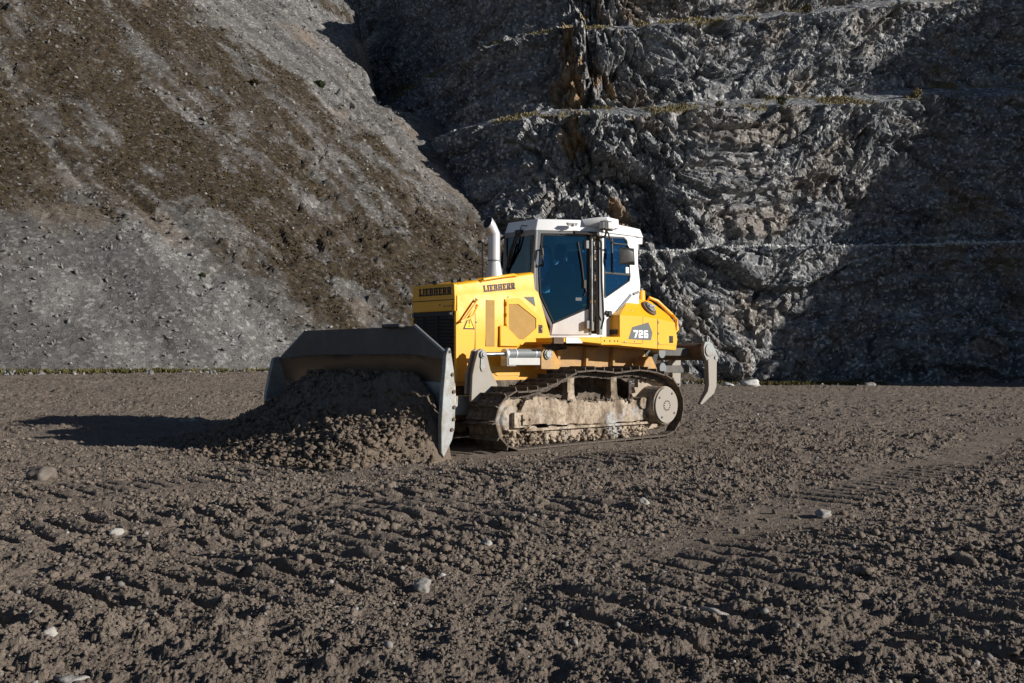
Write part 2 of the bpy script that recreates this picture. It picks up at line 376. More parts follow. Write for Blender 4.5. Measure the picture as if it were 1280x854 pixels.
# block lettering: outlines on a unit grid, height 7
LET = {
 'L': (4.6, [[(0, 0), (4.4, 0), (4.4, 2.3), (3.5, 2.3), (3.1, 1.5), (2.2, 1.5), (2.2, 5.8), (2.7, 5.8), (2.7, 7), (0, 7), (0, 5.8), (.4, 5.8), (.4, 1.2), (0, 1.2)]]),
 'I': (2.9, [[(0, 0), (2.7, 0), (2.7, 1.2), (2.3, 1.2), (2.3, 5.8), (2.7, 5.8), (2.7, 7), (0, 7), (0, 5.8), (.4, 5.8), (.4, 1.2), (0, 1.2)]]),
 'E': (4.9, [[(0, 0), (4.6, 0), (4.6, 2.2), (3.7, 2.2), (3.3, 1.4), (2.2, 1.4), (2.2, 2.8), (3.6, 2.8), (3.6, 4.2), (2.2, 4.2), (2.2, 5.6), (3.3, 5.6), (3.6, 4.9), (4.5, 4.9), (4.5, 7), (0, 7), (0, 5.8), (.4, 5.8), (.4, 1.2), (0, 1.2)]]),
 'B': (5.3, [[(0, 0), (4.2, 0), (5, .8), (5, 2.9), (4.5, 3.55), (4.9, 4.2), (4.9, 6.2), (4.1, 7), (0, 7), (0, 5.8), (.4, 5.8), (.4, 1.2), (0, 1.2)], [(2.2, 1.3), (2.2, 2.9), (3.2, 2.9), (3.2, 1.3)], [(2.2, 4.2), (2.2, 5.7), (3.1, 5.7), (3.1, 4.2)]]),
 'H': (6.0, [[(0, 0), (2.6, 0), (2.6, 1.2), (2.2, 1.2), (2.2, 2.8), (3.5, 2.8), (3.5, 1.2), (3.1, 1.2), (3.1, 0), (5.7, 0), (5.7, 1.2), (5.3, 1.2), (5.3, 5.8), (5.7, 5.8), (5.7, 7), (3.1, 7), (3.1, 5.8), (3.5, 5.8), (3.5, 4.2), (2.2, 4.2), (2.2, 5.8), (2.6, 5.8), (2.6, 7), (0, 7), (0, 5.8), (.4, 5.8), (.4, 1.2), (0, 1.2)]]),
 'R': (5.4, [[(0, 0), (2.6, 0), (2.6, 1.2), (2.2, 1.2), (2.2, 2.7), (2.7, 2.7), (3.5, 0), (5.3, 0), (5.3, 1.2), (4.9, 1.2), (4.3, 3.1), (5, 3.8), (5, 6.2), (4.2, 7), (0, 7), (0, 5.8), (.4, 5.8), (.4, 1.2), (0, 1.2)], [(2.2, 4.1), (2.2, 5.7), (3.2, 5.7), (3.2, 4.1)]]),
 '7': (5.4, [[(1, 0), (2.9, 0), (5, 5.2), (5, 7), (0, 7), (0, 5.2), (3.0, 5.2)]]),
 '2': (5.6, [[(0, 0), (5, 0), (5, 1.6), (2, 1.6), (2, 2.6), (4.4, 2.6), (5, 3.2), (5, 6.4), (4.4, 7), (.6, 7), (0, 6.4), (0, 4.9), (1.8, 4.9), (1.8, 5.5), (3.2, 5.5), (3.2, 4.2), (.6, 4.2), (0, 3.6)]]),
 '6': (5.6, [[(.6, 0), (4.4, 0), (5, .6), (5, 3.8), (4.4, 4.4), (1.8, 4.4), (1.8, 5.5), (4.8, 5.5), (4.8, 7), (.6, 7), (0, 6.4), (0, .6)], [(1.8, 1.4), (1.8, 3.0), (3.2, 3.0), (3.2, 1.4)]]),
}
def lettering(name, txt, fr, x0, x1, y0, y1, mat, parent, t=.004, off=.004, slope=0):
    W = sum(LET[c][0] + .45 for c in txt); sx = (x1 - x0) / W; sy = (y1 - y0) / 7; m = MB(); x = x0
    for c in txt:
        w_, loops = LET[c]
        q = [[(x + p[0] * sx, y0 + p[1] * sy + slope * (x + p[0] * sx - x0)) for p in l] for l in loops]
        m.plate(fr, q[0], q[1:], t, off); x += (w_ + .45) * sx
    return m.build(name, mat, parent, bevel=0)
exec_parts = []

# ------------------------------------------------------------------ the setting
D0 = np.array([.348, 15.993]); DA = R(223.38); FW = np.array([math.cos(DA), math.sin(DA)]); LF = np.array([-math.sin(DA), math.cos(DA)])
def to_dozer(x, y):
    dx, dy = x - D0[0], y - D0[1]; return dx * FW[0] + dy * FW[1], dx * LF[0] + dy * LF[1]
def ground_base(x, y):
    z = .68 * sst(14, 40, y) * sst(3, -10, x) - .30 * sst(25, 60, y) * sst(2, 16, x)
    dx, dy = to_dozer(x, y)
    f = np.exp(-((dx / 3.2) ** 4 + (dy / 2.4) ** 4))
    return z * (1 - f) + f * (-.035 - .020 * np.clip(dx, -2.2, 2.2))
def ground_h(x, y):
    z = ground_base(x, y)
    r = np.hypot(x, y)
    z = z + .045 * fbm(x * .35, y * .35, o=3, k=3) * sst(2, 8, r)
    far = 1 / (1 + (r / 30) ** 2)
    dx, dy = to_dozer(x, y)
    under = sst(.95, 1.5, np.abs(dy)) + sst(1.7, 2.6, np.abs(dx)); under = np.clip(under, 0, 1)
    # roughness mask: compacted passes are smoother
    ax, ay = 7.1 / 12.67, 10.5 / 12.67
    px_, py_ = x - 1.1, y - 6.75
    c1 = -px_ * ay + py_ * ax + .25 * fbm(x * .4, y * .4, o=2, k=40)
    l1 = px_ * ax + py_ * ay
    smooth = np.exp(-(c1 / .42) ** 4) * sst(-1.5, .5, l1)
    t2 = dy - .95 + .1 * fbm(x * .5, y * .5, o=2, k=41); t3 = dy + .95
    trk = (np.exp(-(t2 / .32) ** 6) + np.exp(-(t3 / .32) ** 6)) * sst(-1.7, -2.3, dx)
    smooth = np.clip(smooth + .75 * trk + .6 * np.exp(-((dy - 3.2 + .03 * dx) / .8) ** 4) * sst(-3, -6, dx), 0, 1)
    calm = 1 - .65 * np.exp(-((dx - .6) / 3.0) ** 4 - ((dy - .4) / 2.3) ** 4)
    patch = calm * (.55 + .55 * sst(-.35, .5, fbm(x * .5, y * .5, o=3, k=21)))
    # grouser prints: lanes of transverse bars left by the tracks
    ca, sa = math.cos(R(50)), math.sin(R(50))
    along = x * ca + y * sa; cross = x * sa - y * ca
    wob = .35 * fbm(x * .25, y * .25, o=2, k=51)
    lanes = np.zeros_like(x); zp = np.zeros_like(x)
    for c0, a0, a1, amp, w_ in ((-5.05, 1.5, 9, .06, .36), (-7.1, 2, 12, .05, .36), (-2.75, 3.6, 8.0, .055, .5), (-3.9, 8.0, 13, .035, .3), (-1.2, 4.0, 9.0, .05, .4), (-6.1, 3, 7, .05, .34), (.0, 3.4, 6.5, .05, .36), (2.2, 5, 11, .04, .36), (-4.4, 2.5, 5.5, .05, .34), (-9.4, 4, 14, .03, .36), (.9, 3.5, 12, .035, .3)):
        q = cross - c0 + wob
        m = np.exp(-(q / (1.12 * w_)) ** 8) * sst(a0, a0 + .7, along) * sst(a1, a1 - 1.5, along)
        m = m * (.45 + .55 * sst(-.3, .2, fbm(x * .9, y * .9, o=3, k=60)))
        ph = (along + .05 * fbm(x * 2, y * 2, o=3, k=61) + .10 * q) / .245
        s = ph - np.floor(ph)
        bar = np.where(s < .26, -np.sin(s / .26 * math.pi), .30 * np.sin((s - .26) / .74 * math.pi) ** .6)
        zp = zp + 3.5 * amp * m * bar - .015 * m; lanes = np.maximum(lanes, m)
    z = z + zp
    rough = (1 - .8 * smooth) * under * patch * .85 * (1 - .55 * lanes)
    cl = fbm(x * 2.6, y * 2.6, o=6, k=7, g=.62)
    rd = fbm(x * 5.0, y * 5.0, o=5, k=17, g=.6, ridged=True)
    fc = facets(x * 7 + .5 * cl, y * 7, np.zeros_like(x), 31) + .55 * facets(x * 15, y * 15 + .5 * cl, np.zeros_like(x), 35) + .28 * facets(x * 32, y * 32, np.zeros_like(x), 38)
    gr = facets(x * 70, y * 70, np.zeros_like(x), 44) * (1 / (1 + (r / 9) ** 3))
    z = z + .010 * gr * (1 - .6 * smooth) + rough * (.075 * cl + .042 * (rd - .15) + .036 * fc) + .012 * (1 - rough) * cl * under
    ph = dx / .2; s = ph - np.floor(ph)
    z = z + .03 * trk * np.where(s < .3, -1, .25) * far
    return z
def polar_ground():
    r = np.concatenate([[.25, .7, 1.2, 1.7, 2.1, 2.5, 2.85], np.geomspace(3.1, 9, 500), np.geomspace(9.03, 45, 430), np.geomspace(46, 400, 60)])
    th = np.concatenate([np.linspace(-180, -46, 50, endpoint=False), np.linspace(-46, -27, 120, endpoint=False), np.linspace(-27, 27, 1000, endpoint=False), np.linspace(27, 46, 120, endpoint=False), np.linspace(46, 180, 50, endpoint=False)])
    TH, RR = np.meshgrid(np.radians(th), r); x = (RR * np.sin(TH)).astype(np.float32); y = (RR * np.cos(TH)).astype(np.float32)
    z = ground_h(x, y); z = np.where(RR > 120, 0, z)
    v = np.stack([x, y, z], -1).reshape(-1, 3); f = grid_faces(*x.shape, wrap=True)
    return v, f
gv, gf = polar_ground()
tag(np_mesh('ground', gv, gf, M['soil']), kind='structure')

# loose clods and gravel, thinning out with distance
rs = np.random.RandomState(3)
def clod_points(n, r0, r1, s0, s1, half=31, p=1.0):
    r = np.exp(rs.uniform(math.log(r0), math.log(r1), n)); a = np.radians(rs.uniform(-half, half, n))
    x, y = r * np.sin(a), r * np.cos(a)
    s = s0 * (s1 / s0) ** (rs.uniform(0, 1, n) ** 2.6)
    den = fbm(x * .8, y * .8, o=3, k=21) + .5 * fbm(x * 3, y * 3, o=2, k=22)
    ax, ay = 7.1 / 12.67, 10.5 / 12.67
    c1 = -(x - 1.1) * ay + (y - 6.75) * ax; on = np.exp(-(c1 / .42) ** 4) * (y > 6)
    k = (den > rs.uniform(-.7, .6, n)) & (rs.uniform(0, 1, n) > on * .85)
    dx, dy = to_dozer(x, y); k &= ~((np.abs(dx) < 3.2) & (np.abs(dy) < 1.75))
    x, y, s = x[k], y[k], s[k]; return x, y, s
sh1 = [stone_shape(2, i, .75, .7, 8) for i in range(8)]; sh0 = [stone_shape(1, 20 + i, .45, .8, 2) for i in range(8)]; shA = [stone_shape(1, 40 + i, .5, .6, 7) for i in range(8)]; sh3 = [stone_shape(3, 60 + i, .5, .75) for i in range(4)]
x, y, s = clod_points(16000, 3.0, 14, .004, .024)
v1, f1 = scatter(sh1, np.stack([x, y, ground_h(x, y)], -1), s, rs, .25)
x, y, s = clod_points(16000, 3.0, 7, .003, .014)
x2, y2, s2 = clod_points(95000, 3.0, 16, .004, .013)
x, y, s = np.concatenate([x, x2]), np.concatenate([y, y2]), np.concatenate([s, s2 * (.8 + np.hypot(x2, y2) / 16)])
va, fa = scatter(sh0, np.stack([x, y, ground_h(x, y)], -1), s, rs, .2)
x, y, s = clod_points(48000, 6, 50, .009, .036)
v2, f2 = scatter(sh0, np.stack([x, y, ground_h(x, y)], -1), s, rs, .25)
x, y, s = clod_points(160, 3.2, 16, .035, .075)
v3, f3 = scatter(sh3, np.stack([x, y, ground_h(x, y)], -1), s, rs, .3)
tag(np_mesh('loose_clods', np.concatenate([v1, v2, v3, va]), np.concatenate([f1, f2 + len(v1), f3 + len(v1) + len(v2), fa + len(v1) + len(v2) + len(v3)]), M['clod']), kind='stuff')
def gravel_mat(name, cols):
    m, t, b = new_mat(name)
    tc = t.nodes.new('ShaderNodeNewGeometry')
    t.links.new(ramp(t, tc.outputs['Random Per Island'], [(i / (len(cols) - 1), c) for i, c in enumerate(cols)]), b.inputs['Base Color'])
    b.inputs['Roughness'].default_value = .8; b.inputs['Specular IOR Level'].default_value = .3
    bump(t, b, noise(t, 30, 4), .3, .01); return m
M['gravel'] = gravel_mat('mixed_gravel', [(.10, .088, .075), (.17, .155, .14), (.22, .21, .195), (.13, .11, .095), (.34, .33, .315)])
x, y, s = clod_points(6500, 3.0, 40, .005, .017)
s = s * (1 + np.hypot(x, y) / 22)
v, f = scatter(sh0, np.stack([x, y, ground_h(x, y)], -1), s, rs, .15)
tag(np_mesh('gravel', v, f, M['gravel']), kind='stuff')

# ---- left hillside of scree and heath
PL = [((11.5, 64.), (-.80, .60)), ((2., 51.3), (-.70, .714)), ((-6., 43.5), (-.5, .866))]
def slope_raw(x, y):
    e = [.78 * (n[0] * (x - p[0]) + n[1] * (y - p[1])) for p, n in PL]
    k = .9
    return -np.log(sum(np.exp(np.clip(-k * a, -80, 80)) for a in e)) / k + .15
def slope_h(x, y):
    h = slope_raw(x, y)
    h = h + .9 * fbm(x * .09, y * .09, o=4, k=70) * sst(0, 5, h) + .10 * fbm(x * .7, y * .7, o=5, k=75, g=.6) * sst(-.5, 1.5, h)
    # erosion runnels down the fall line
    c = x * .6 + y * .8
    dwn = -x * .8 + y * .6
    run = fbm(c * .55 + .25 * fbm(x * .15, y * .15, o=2, k=81), dwn * .045, o=4, k=80, ridged=True)
    h = h - .35 * np.clip(run - .15, 0, 1) * sst(.5, 4, h)
    rockm = sst(.12, .4, fbm(x * .11, y * .11, o=3, k=90)); crag = facets(x * .8, y * .8, h * .8, 91)
    h = h + .5 * rockm * crag * sst(1, 4, h)
    # ridge: to its right the hill breaks off to a gully shelf
    ex, ey = -6 / 31.6, 31 / 31.6
    e = (x + 9.5) * ey - (y - 75.5) * ex + 1.1 * fbm(x * .25, y * .25, o=3, k=95)
    shelf = 19.3 + .06 * (y - 76) + .7 * fbm(x * .3, y * .3, o=4, k=97)
    cut = np.minimum(h, shelf)
    t = sst(-.6, 1.5, e + .8 * facets(x * .5, y * .5, h * .35, 98))
    h = h * (1 - t) + cut * t
    return h
def line(x, y, a, b): # + on the left of a->b
    dx, dy = b[0] - a[0], b[1] - a[1]; L_ = math.hypot(dx, dy); return (-(x - a[0]) * dy + (y - a[1]) * dx) / L_
def veg_mask(X, Y):
    nz = fbm(X * .16, Y * .16, o=4, k=110)
    d1 = np.minimum(line(X, Y, (-6.0, 43.5), (-14.8, 47.)), 99)
    low = np.where(X > -14.8, line(X, Y, (-3, 44), (-14.8, 49.)) * -1, line(X, Y, (-14.8, 49.), (-22, 45.5)) * -1)
    up = np.where(Y > 71, line(X, Y, (-11, 70.5), (-21.7, 77)) , line(X, Y, (0, 68), (-11, 70.5)))
    m = sst(-2.5, 2.5, low + 3 * nz) * sst(-1.8, 1.8, up + 2.5 * nz)
    c = X * .6 + Y * .8; dw = -X * .8 + Y * .6
    m = m * (.66 + .8 * fbm(c * .7, dw * .20, o=6, k=115, g=.68) + .35 * fbm(X * 1.3, Y * 1.3, o=4, k=117, g=.65))
    m = m + .35 * sst(.22, .5, fbm(X * .3, Y * .3, o=4, k=118))
    m = np.maximum(m, sst(.35, .7, fbm(X * .12 + 5, Y * .12, o=5, k=119, g=.6) + .35 * sst(-14, -24, X) * sst(42, 50, Y)) * .9)
    return np.clip(m, 0, 1)
xs = np.arange(-50, 14.5, .11, dtype=np.float32); ys = np.arange(26, 112, .13, dtype=np.float32)
X, Y = np.meshgrid(xs, ys)
Z = slope_h(X, Y)
vg_ = veg_mask(X, Y); cc_ = X * .6 + Y * .8; dw_ = -X * .8 + Y * .6
tone = fbm(cc_ * .9 + .3 * fbm(X * .3, Y * .3, o=2, k=124), dw_ * .07, o=5, k=125, g=.62) + .5 * fbm(X * .35, Y * .35, o=4, k=127)
Z = Z + ((.07 + .07 * vg_) * facets(X * 2.0, Y * 2.0, Z * 2.0, 100, 1.8) + .05 * facets(X * 4.2, Y * 4.2, Z * 4.2, 101, 1.8) + .30 * facets(X * .9, Y * .9, Z * .9, 105, 1.6) * sst(.0, .35, fbm(X * .2, Y * .2, o=3, k=108))) * sst(.0, 1, Z) + .07 * fbm(X * 2.5, Y * 2.5, o=3, k=103)
veg = veg_mask(X, Y)
d_edge = X * 0 + np.abs((X + 2.5) * .8 + (Y - 73) * .2)
stain = .85 * np.exp(-((X + 1.5) / 4.0) ** 2) * np.exp(-((Y - 76) / 6) ** 2) * sst(-.2, .35, fbm(X * .6, Y * .6, o=4, k=120)) + .4 * sst(.3, .6, fbm(X * .25, Y * .25, o=3, k=122))
hill = tag(np_mesh('hillside', np.stack([X, Y, Z], -1).reshape(-1, 3), grid_faces(*X.shape), M['slope'], attrs={'veg': veg, 'stain': np.clip(stain, 0, 1), 'tone': np.clip(.5 + .9 * tone, 0, 1)}), kind='structure')
rs = np.random.RandomState(11)
def slope_pts(n, f):
    y = np.exp(rs.uniform(math.log(30), math.log(104), n)); x = rs.uniform(-.52, .2, n) * y
    z = slope_h(x, y); k = (z > .35) & (x < 12) & f(x, y, z); return x[k], y[k], z[k]
x, y, z = slope_pts(80000, lambda x, y, z: rs.uniform(0, 1, len(x)) > .25 + .6 * veg_mask(x, y))
s = .018 * (7 ** (rs.uniform(0, 1, len(x)) ** 7)) * (1 + .5 * (y > 60))
v, f = scatter(shA, np.stack([x, y, z], -1), s, rs, .15, .9, .45)
M['scree'] = gravel_mat('scree_stones', [(.10, .096, .093), (.15, .145, .14), (.2, .195, .19), (.12, .115, .11), (.32, .317, .31)])
tag(np_mesh('scree', v, f, M['scree']), kind='stuff')
# low heath tufts: small fans of blades
def tufts(P, size, rs, nb=7, wid=.16):
    n = len(P); k = nb
    a = rs.uniform(0, 6.283, (n, k)); lean = rs.uniform(.15, .95, (n, k)); L_ = size[:, None] * rs.uniform(.5, 1.1, (n, k))
    base = P[:, None, :] + np.stack([np.cos(a), np.sin(a), 0 * a], -1) * (size[:, None] * .25 * rs.uniform(0, 1, (n, k)))[..., None]
    tip = base + np.stack([np.cos(a) * lean, np.sin(a) * lean, np.sqrt(1 - lean ** 2) + .1], -1) * L_[..., None]
    side = np.stack([-np.sin(a), np.cos(a), 0 * a], -1) * (wid * L_)[..., None]
    mid = base * .5 + tip * .5 + np.array([0, 0, .08]) * L_[..., None]
    V = np.stack([base - side * .6, base + side * .6, mid + side, tip, mid - side], 2).reshape(-1, 3)
    q = np.arange(n * k)[:, None] * 5
    F = np.concatenate([q + np.array([[0, 1, 2]]), q + np.array([[0, 2, 4]]), q + np.array([[4, 2, 3]])])
    return V, F
def leaf_mat(name, cols):
    m, t, b = new_mat(name); g = t.nodes.new('ShaderNodeNewGeometry')
    t.links.new(ramp(t, g.outputs['Random Per Island'], [(i / (len(cols) - 1), c) for i, c in enumerate(cols)]), b.inputs['Base Color'])
    b.inputs['Roughness'].default_value = .9; b.inputs['Specular IOR Level'].default_value = .15; return m
M['heath'] = leaf_mat('brown_heath', [(.04, .028, .014), (.06, .043, .022), (.085, .065, .035), (.05, .047, .02)])
M['drygrass'] = leaf_mat('dry_grass', [(.14, .115, .06), (.22, .185, .10), (.29, .245, .15), (.13, .12, .055)])
M['green'] = leaf_mat('yellow_green_grass', [(.06, .058, .022), (.10, .092, .034), (.15, .125, .055)])
x, y, z = slope_pts(90000, lambda x, y, z: rs.uniform(0.3, 1.1, len(x)) < veg_mask(x, y))
v, f = tufts(np.stack([x, y, z - .04], -1), rs.uniform(.04, .14, len(x)), rs, 6, .3)
tag(np_mesh('heath', v, f, M['heath']), kind='stuff')

rs = np.random.RandomState(31)
bx = rs.uniform(0, 1, 2600); seg_ = rs.randint(0, 2, 2600)
fx = np.interp(bx, [0, .2, .45, .7, 1], [-24, -17.5, -6, 2, 11]); fy = np.interp(bx, [0, .2, .45, .7, 1], [34.2, 37, 43.4, 51.2, 63.2])
e_ = rs.exponential(.7, 2600) - .3; fx = fx + .7 * e_; fy = fy - .6 * e_
wf = rs.uniform(9, 28, 900); wy = np.interp(wf, [8, 18, 28], [62.0, 64.4, 67.2]) - .4 - rs.exponential(.6, 900)
fx = np.concatenate([fx, wf]); fy = np.concatenate([fy, wy]); s = .03 * 5 ** (rs.uniform(0, 1, len(fx)) ** 3)
v, f = scatter(shA, np.stack([fx, fy, np.maximum(ground_base(fx, fy), np.where(fy < 62, slope_h(fx, fy), -9))], -1), s, rs, .15, .9, .45)
tag(np_mesh('fallen_rubble', v, f, M['scree']), kind='stuff')

# ---- benched rock wall
WP = np.array([(72, 80), (56, 75.5), (40, 71), (28, 67.5), (18, 64.6), (8, 62.2), (2, 62.7), (-2.5, 64.8), (-6, 68.3), (-9, 73.3), (-12, 80), (-15.5, 88), (-20, 97), (-29, 104), (-50, 108)], float)
def smooth_curve(P, n):
    for _ in range(4):
        Q = np.empty((2 * len(P) - 2, 2)); Q[0::2] = P[:-1] * .75 + P[1:] * .25; Q[1::2] = P[:-1] * .25 + P[1:] * .75
        P = np.concatenate([P[:1], Q, P[-1:]])
    d = np.concatenate([[0], np.cumsum(np.hypot(*np.diff(P, axis=0).T))]); dd = np.linspace(0, d[-1], 4000)
    C = np.stack([np.interp(dd, d, P[:, 0]), np.interp(dd, d, P[:, 1])], -1)
    px = C[:, 0] / C[:, 1]; wgt = np.where((px > -.25) & (px < .56), 1.0, .18); cw = np.cumsum(wgt); t = np.linspace(cw[0], cw[-1], n)
    i = np.interp(t, cw, dd)
    return np.stack([np.interp(i, d, P[:, 0]), np.interp(i, d, P[:, 1])], -1), i
CW, SW = smooth_curve(WP, 1050)
tg = np.gradient(CW, axis=0); tg /= np.linalg.norm(tg, axis=1)[:, None]
kern = np.hanning(141); kern /= kern.sum()
nrm = np.stack([tg[:, 1], -tg[:, 0]], -1)          # away from the pit
if (nrm[300] @ np.array([0, 1])) < 0: nrm = -nrm
nrm = np.stack([np.convolve(np.pad(nrm[:, i], 70, mode='edge'), kern, 'valid') for i in (0, 1)], -1)
PROF = np.array([(-.6, -1.2), (0, -.3), (1.9, 7.65), (4.4, 8.0), (6.8, 17.0), (10.6, 18.4), (12.9, 24.4), (16.0, 25.6), (20, 35), (46, 44)], float)
seg = np.hypot(*np.diff(PROF, axis=0).T); cl = np.concatenate([[0], np.cumsum(seg)])
tv = np.concatenate([np.linspace(0, cl[-2], 450), np.linspace(cl[-2], cl[-1], 61)[1:]])
sb = np.interp(tv, cl, PROF[:, 0]); zz = np.interp(tv, cl, PROF[:, 1])
flat = np.interp(tv, cl, [0, 0, 0, 1, .0, 1, 0, 1, 0, 0])
bench = np.zeros_like(tv)
for a, b_ in ((2, 3), (4, 5), (6, 7)): bench = np.maximum(bench, sst(cl[a] - .1, cl[a] + .5, tv) * sst(cl[b_] + .5, cl[b_] - .3, tv))
wob = fbm(SW * .12, SW * 0 + 3.3, o=4, k=130)[:, None]; wob2 = fbm(SW * .10, SW * 0 + 9.3, o=4, k=133)[:, None]
zrow = zz[None, :] + .15 * wob * sst(5, 9, zz)[None, :] + .22 * wob2 * sst(15, 19, zz)[None, :] + 0 * SW[:, None]
sbr = sb[None, :] + .9 * fbm(SW[:, None] * .07 + 0 * zz[None], zz[None] * .05 + 0 * SW[:, None], o=3, k=136) + .4 * wob2
bdir = np.stack([np.interp(CW[:, 0], [-20, 0, 10, 40], [.30, .22, -.05, -.22]), np.ones(len(CW))], -1); bdir /= np.linalg.norm(bdir, axis=1)[:, None]
X = CW[:, 0:1] + bdir[:, 0:1] * sbr; Y = CW[:, 1:2] + bdir[:, 1:2] * sbr; zrow = zrow + (sst(-10, -17, CW[:, 0])[:, None] * sst(14, 24, sb)[None, :]) * 16
X, Y = X, Y; Z = zrow * (1 + .006 * np.clip(CW[:, 0:1] - 8, 0, 40))
X, Y, Z = [a.astype(np.float32) for a in (X, Y, Z)]
U = np.broadcast_to(SW[:, None], X.shape).astype(np.float32)
# folded beds: F is constant along a bed, steep in the middle of the face and flat to its right
xc = CW[:, 0]
gp = np.interp(xc, [-12, -5, 1, 5, 9, 13, 17, 22, 30], [.25, .3, .15, -.2, -.42, -.35, .0, .05, .03]) + .45 * fbm(SW * .09, SW * 0 + 4.4, o=3, k=138)
G = np.cumsum(gp * np.gradient(SW))[:, None]; AI = np.cumsum(np.sqrt(1 + gp ** 2) * np.gradient(SW))[:, None] + 0 * Z
q_ = np.sqrt(1 + gp ** 2)[:, None]
F = ((Z + G + .9 * fbm(U * .12, Z * .12, o=4, k=140)) / 1.25).astype(np.float32)
A_ = (AI * .75 + Z * (gp / (1 + gp ** 2))[:, None] * .5 + .35 * fbm(U * .3, Z * .3, o=2, k=143)).astype(np.float32)
steep = (1 - bench)[None, :]
zo = np.zeros_like(U)
rightside = sst(13, 20, xc)[:, None] * np.ones_like(U)
obl = (.55 + .45 * sst(-2, 4, xc))[:, None]
wx_ = .3 * fbm(U * .5, Z * .5, o=3, k=145); wz_ = .3 * fbm(U * .5, Z * .5, o=3, k=147)
Aw = A_ + wx_; Fw_ = F + wz_
dsp = 1.25 * facets(Aw * .15, Fw_ * .27, zo, 150, 1.9, .12) + .75 * facets(Aw * .42, Fw_ * .75, zo, 160, 2.1, .18) + .42 * facets(Aw * 1.0, Fw_ * 1.6, zo, 170, 2.3, .15) + .55 * facets(U * .42 + wx_, Z * .34 + U * .12 + wz_, zo, 155, 2.0, .16) + .30 * facets(U * 1.1 - Z * .3, Z * .9 + wz_, zo, 157, 2.2, .14)
dsp = dsp * (1 - .35 * rightside) * obl + .12 * facets(Aw * 2.4, Fw_ * 3.8, zo, 180, 2.2) + .035 * facets(Aw * 5, Fw_ * 7.5, zo, 183, 2.0) + 0.05 * (fbm(A_ * .8, F * 3.0, o=5, k=185, ridged=True) - .2)
lay = fbm(A_ * .05, F * 1.3, o=5, k=190, g=.7)
dsp = dsp + (.22 + .3 * rightside) * lay
dsp = dsp * (.15 + .85 * steep) + (1 - steep) * .25 * fbm(U * .8, tv[None] * .8 + 0 * U, o=5, k=195)
nz_ = .25
X = X - nrm[:, 0:1] * dsp; Y = Y - nrm[:, 1:2] * dsp; Z = Z + nz_ * dsp * steep
X, Y, Z = [a.astype(np.float32) for a in (X, Y, Z)]
vb = bench[None, :] * (.05 + 1.05 * sst(-.1, .35, fbm(U * .30, tv[None] * .35 + 0 * U, o=4, k=200))) * (.55 + .45 * sst(30, 44, U))
vb = np.where((zz < 12)[None, :], vb * .25 * np.ones_like(U), vb)
colmn = (X / Y)
st = sst(.02, .38, fbm(A_ * .4, F * .5, o=4, k=205)) * 1.15 * (np.exp(-((colmn - .075) / .04) ** 2) + .25 * np.exp(-((colmn - .25) / .1) ** 2) + .45 * np.exp(-((colmn - .44) / .05) ** 2)) * (1 - bench)[None, :]
vb = vb + .45 * sst(.28, .5, fbm(U * .3, F * .4, o=4, k=208)) * (zz < 24)[None, :] * .7
tag(np_mesh('quarry_face', np.stack([X, Y, Z], -1).reshape(-1, 3), grid_faces(*X.shape), M['wall'], smooth=False, attrs={'veg': np.clip(vb, 0, 1), 'stain': np.clip(st, 0, 1)}), kind='structure')
WX, WY, WZ = X, Y, Z
# broken stone along the lip of the lowest ledge
rs = np.random.RandomState(19)
jl = int(np.argmin(np.abs(tv - (cl[2] + .35)))); ii = rs.randint(120, 1000, 7000); jj = np.clip(jl - 1 + rs.randint(-2, 3, 7000), 0, len(tv) - 1)
q = np.stack([WX[ii, jj], WY[ii, jj], WZ[ii, jj]], -1); s_l = .035 * 5 ** (rs.uniform(0, 1, 7000) ** 2.6)
M['ledge'] = gravel_mat('ledge_stones', [(.3, .3, .3), (.42, .42, .42), (.52, .52, .51), (.36, .36, .36)])
v, f = scatter(shA, q, s_l, rs, .1, .9, .45); tag(np_mesh('ledge_rubble', v, f, M['ledge']), kind='stuff')
# grass on the benches and along the foot of the slopes
rs = np.random.RandomState(21)
P = []
for a, b_, n in ((2, 3, 700), (4, 5, 9000), (6, 7, 6000)):
    js = np.where((tv > cl[a]) & (tv < cl[b_] + .3))[0]
    ii = rs.randint(120, 1000, n); jj = rs.choice(js, n)
    q = np.stack([X[ii, jj], Y[ii, jj], Z[ii, jj]], -1); q[:, :2] += rs.normal(0, .12, (n, 2))
    P.append(q[rs.uniform(.25, 1.3, n) < vb[ii, jj] + .05])
P = np.concatenate(P)
v, f = tufts(P, rs.uniform(.08, .26, len(P)), rs, 6, .2)
tag(np_mesh('bench_grass', v, f, M['drygrass']), kind='stuff')
def foot_strip(pts, n, wd):
    pts = np.array(pts, float); d = np.concatenate([[0], np.cumsum(np.hypot(*np.diff(pts, axis=0).T))]); t = rs.uniform(0, d[-1], n)
    x = np.interp(t, d, pts[:, 0]) + rs.normal(0, wd, n) * rs.uniform(.3, 2, n); y = np.interp(t, d, pts[:, 1]) + rs.normal(0, wd, n)
    k = fbm(x * .35, y * .35, o=4, k=220, g=.7) > rs.uniform(-.5, .6, n); return x[k], y[k]
v0 = []; 
x, y = foot_strip([(-24, 34.2), (-17.5, 37), (-12, 39.8), (-6, 43.2), (-3.5, 45.6)], 9000, .35)
z = np.maximum(ground_base(x, y), slope_h(x, y)) - .03
va, fa = tufts(np.stack([x, y, z], -1), rs.uniform(.08, .24, len(x)), rs, 6, .12)
x, y = foot_strip([(9.5, 61.2), (13, 62), (17, 63), (21.5, 64)], 6000, .35)
vb_, fb_ = tufts(np.stack([x, y, ground_base(x, y) - .03], -1), rs.uniform(.08, .28, len(x)), rs, 6, .12)
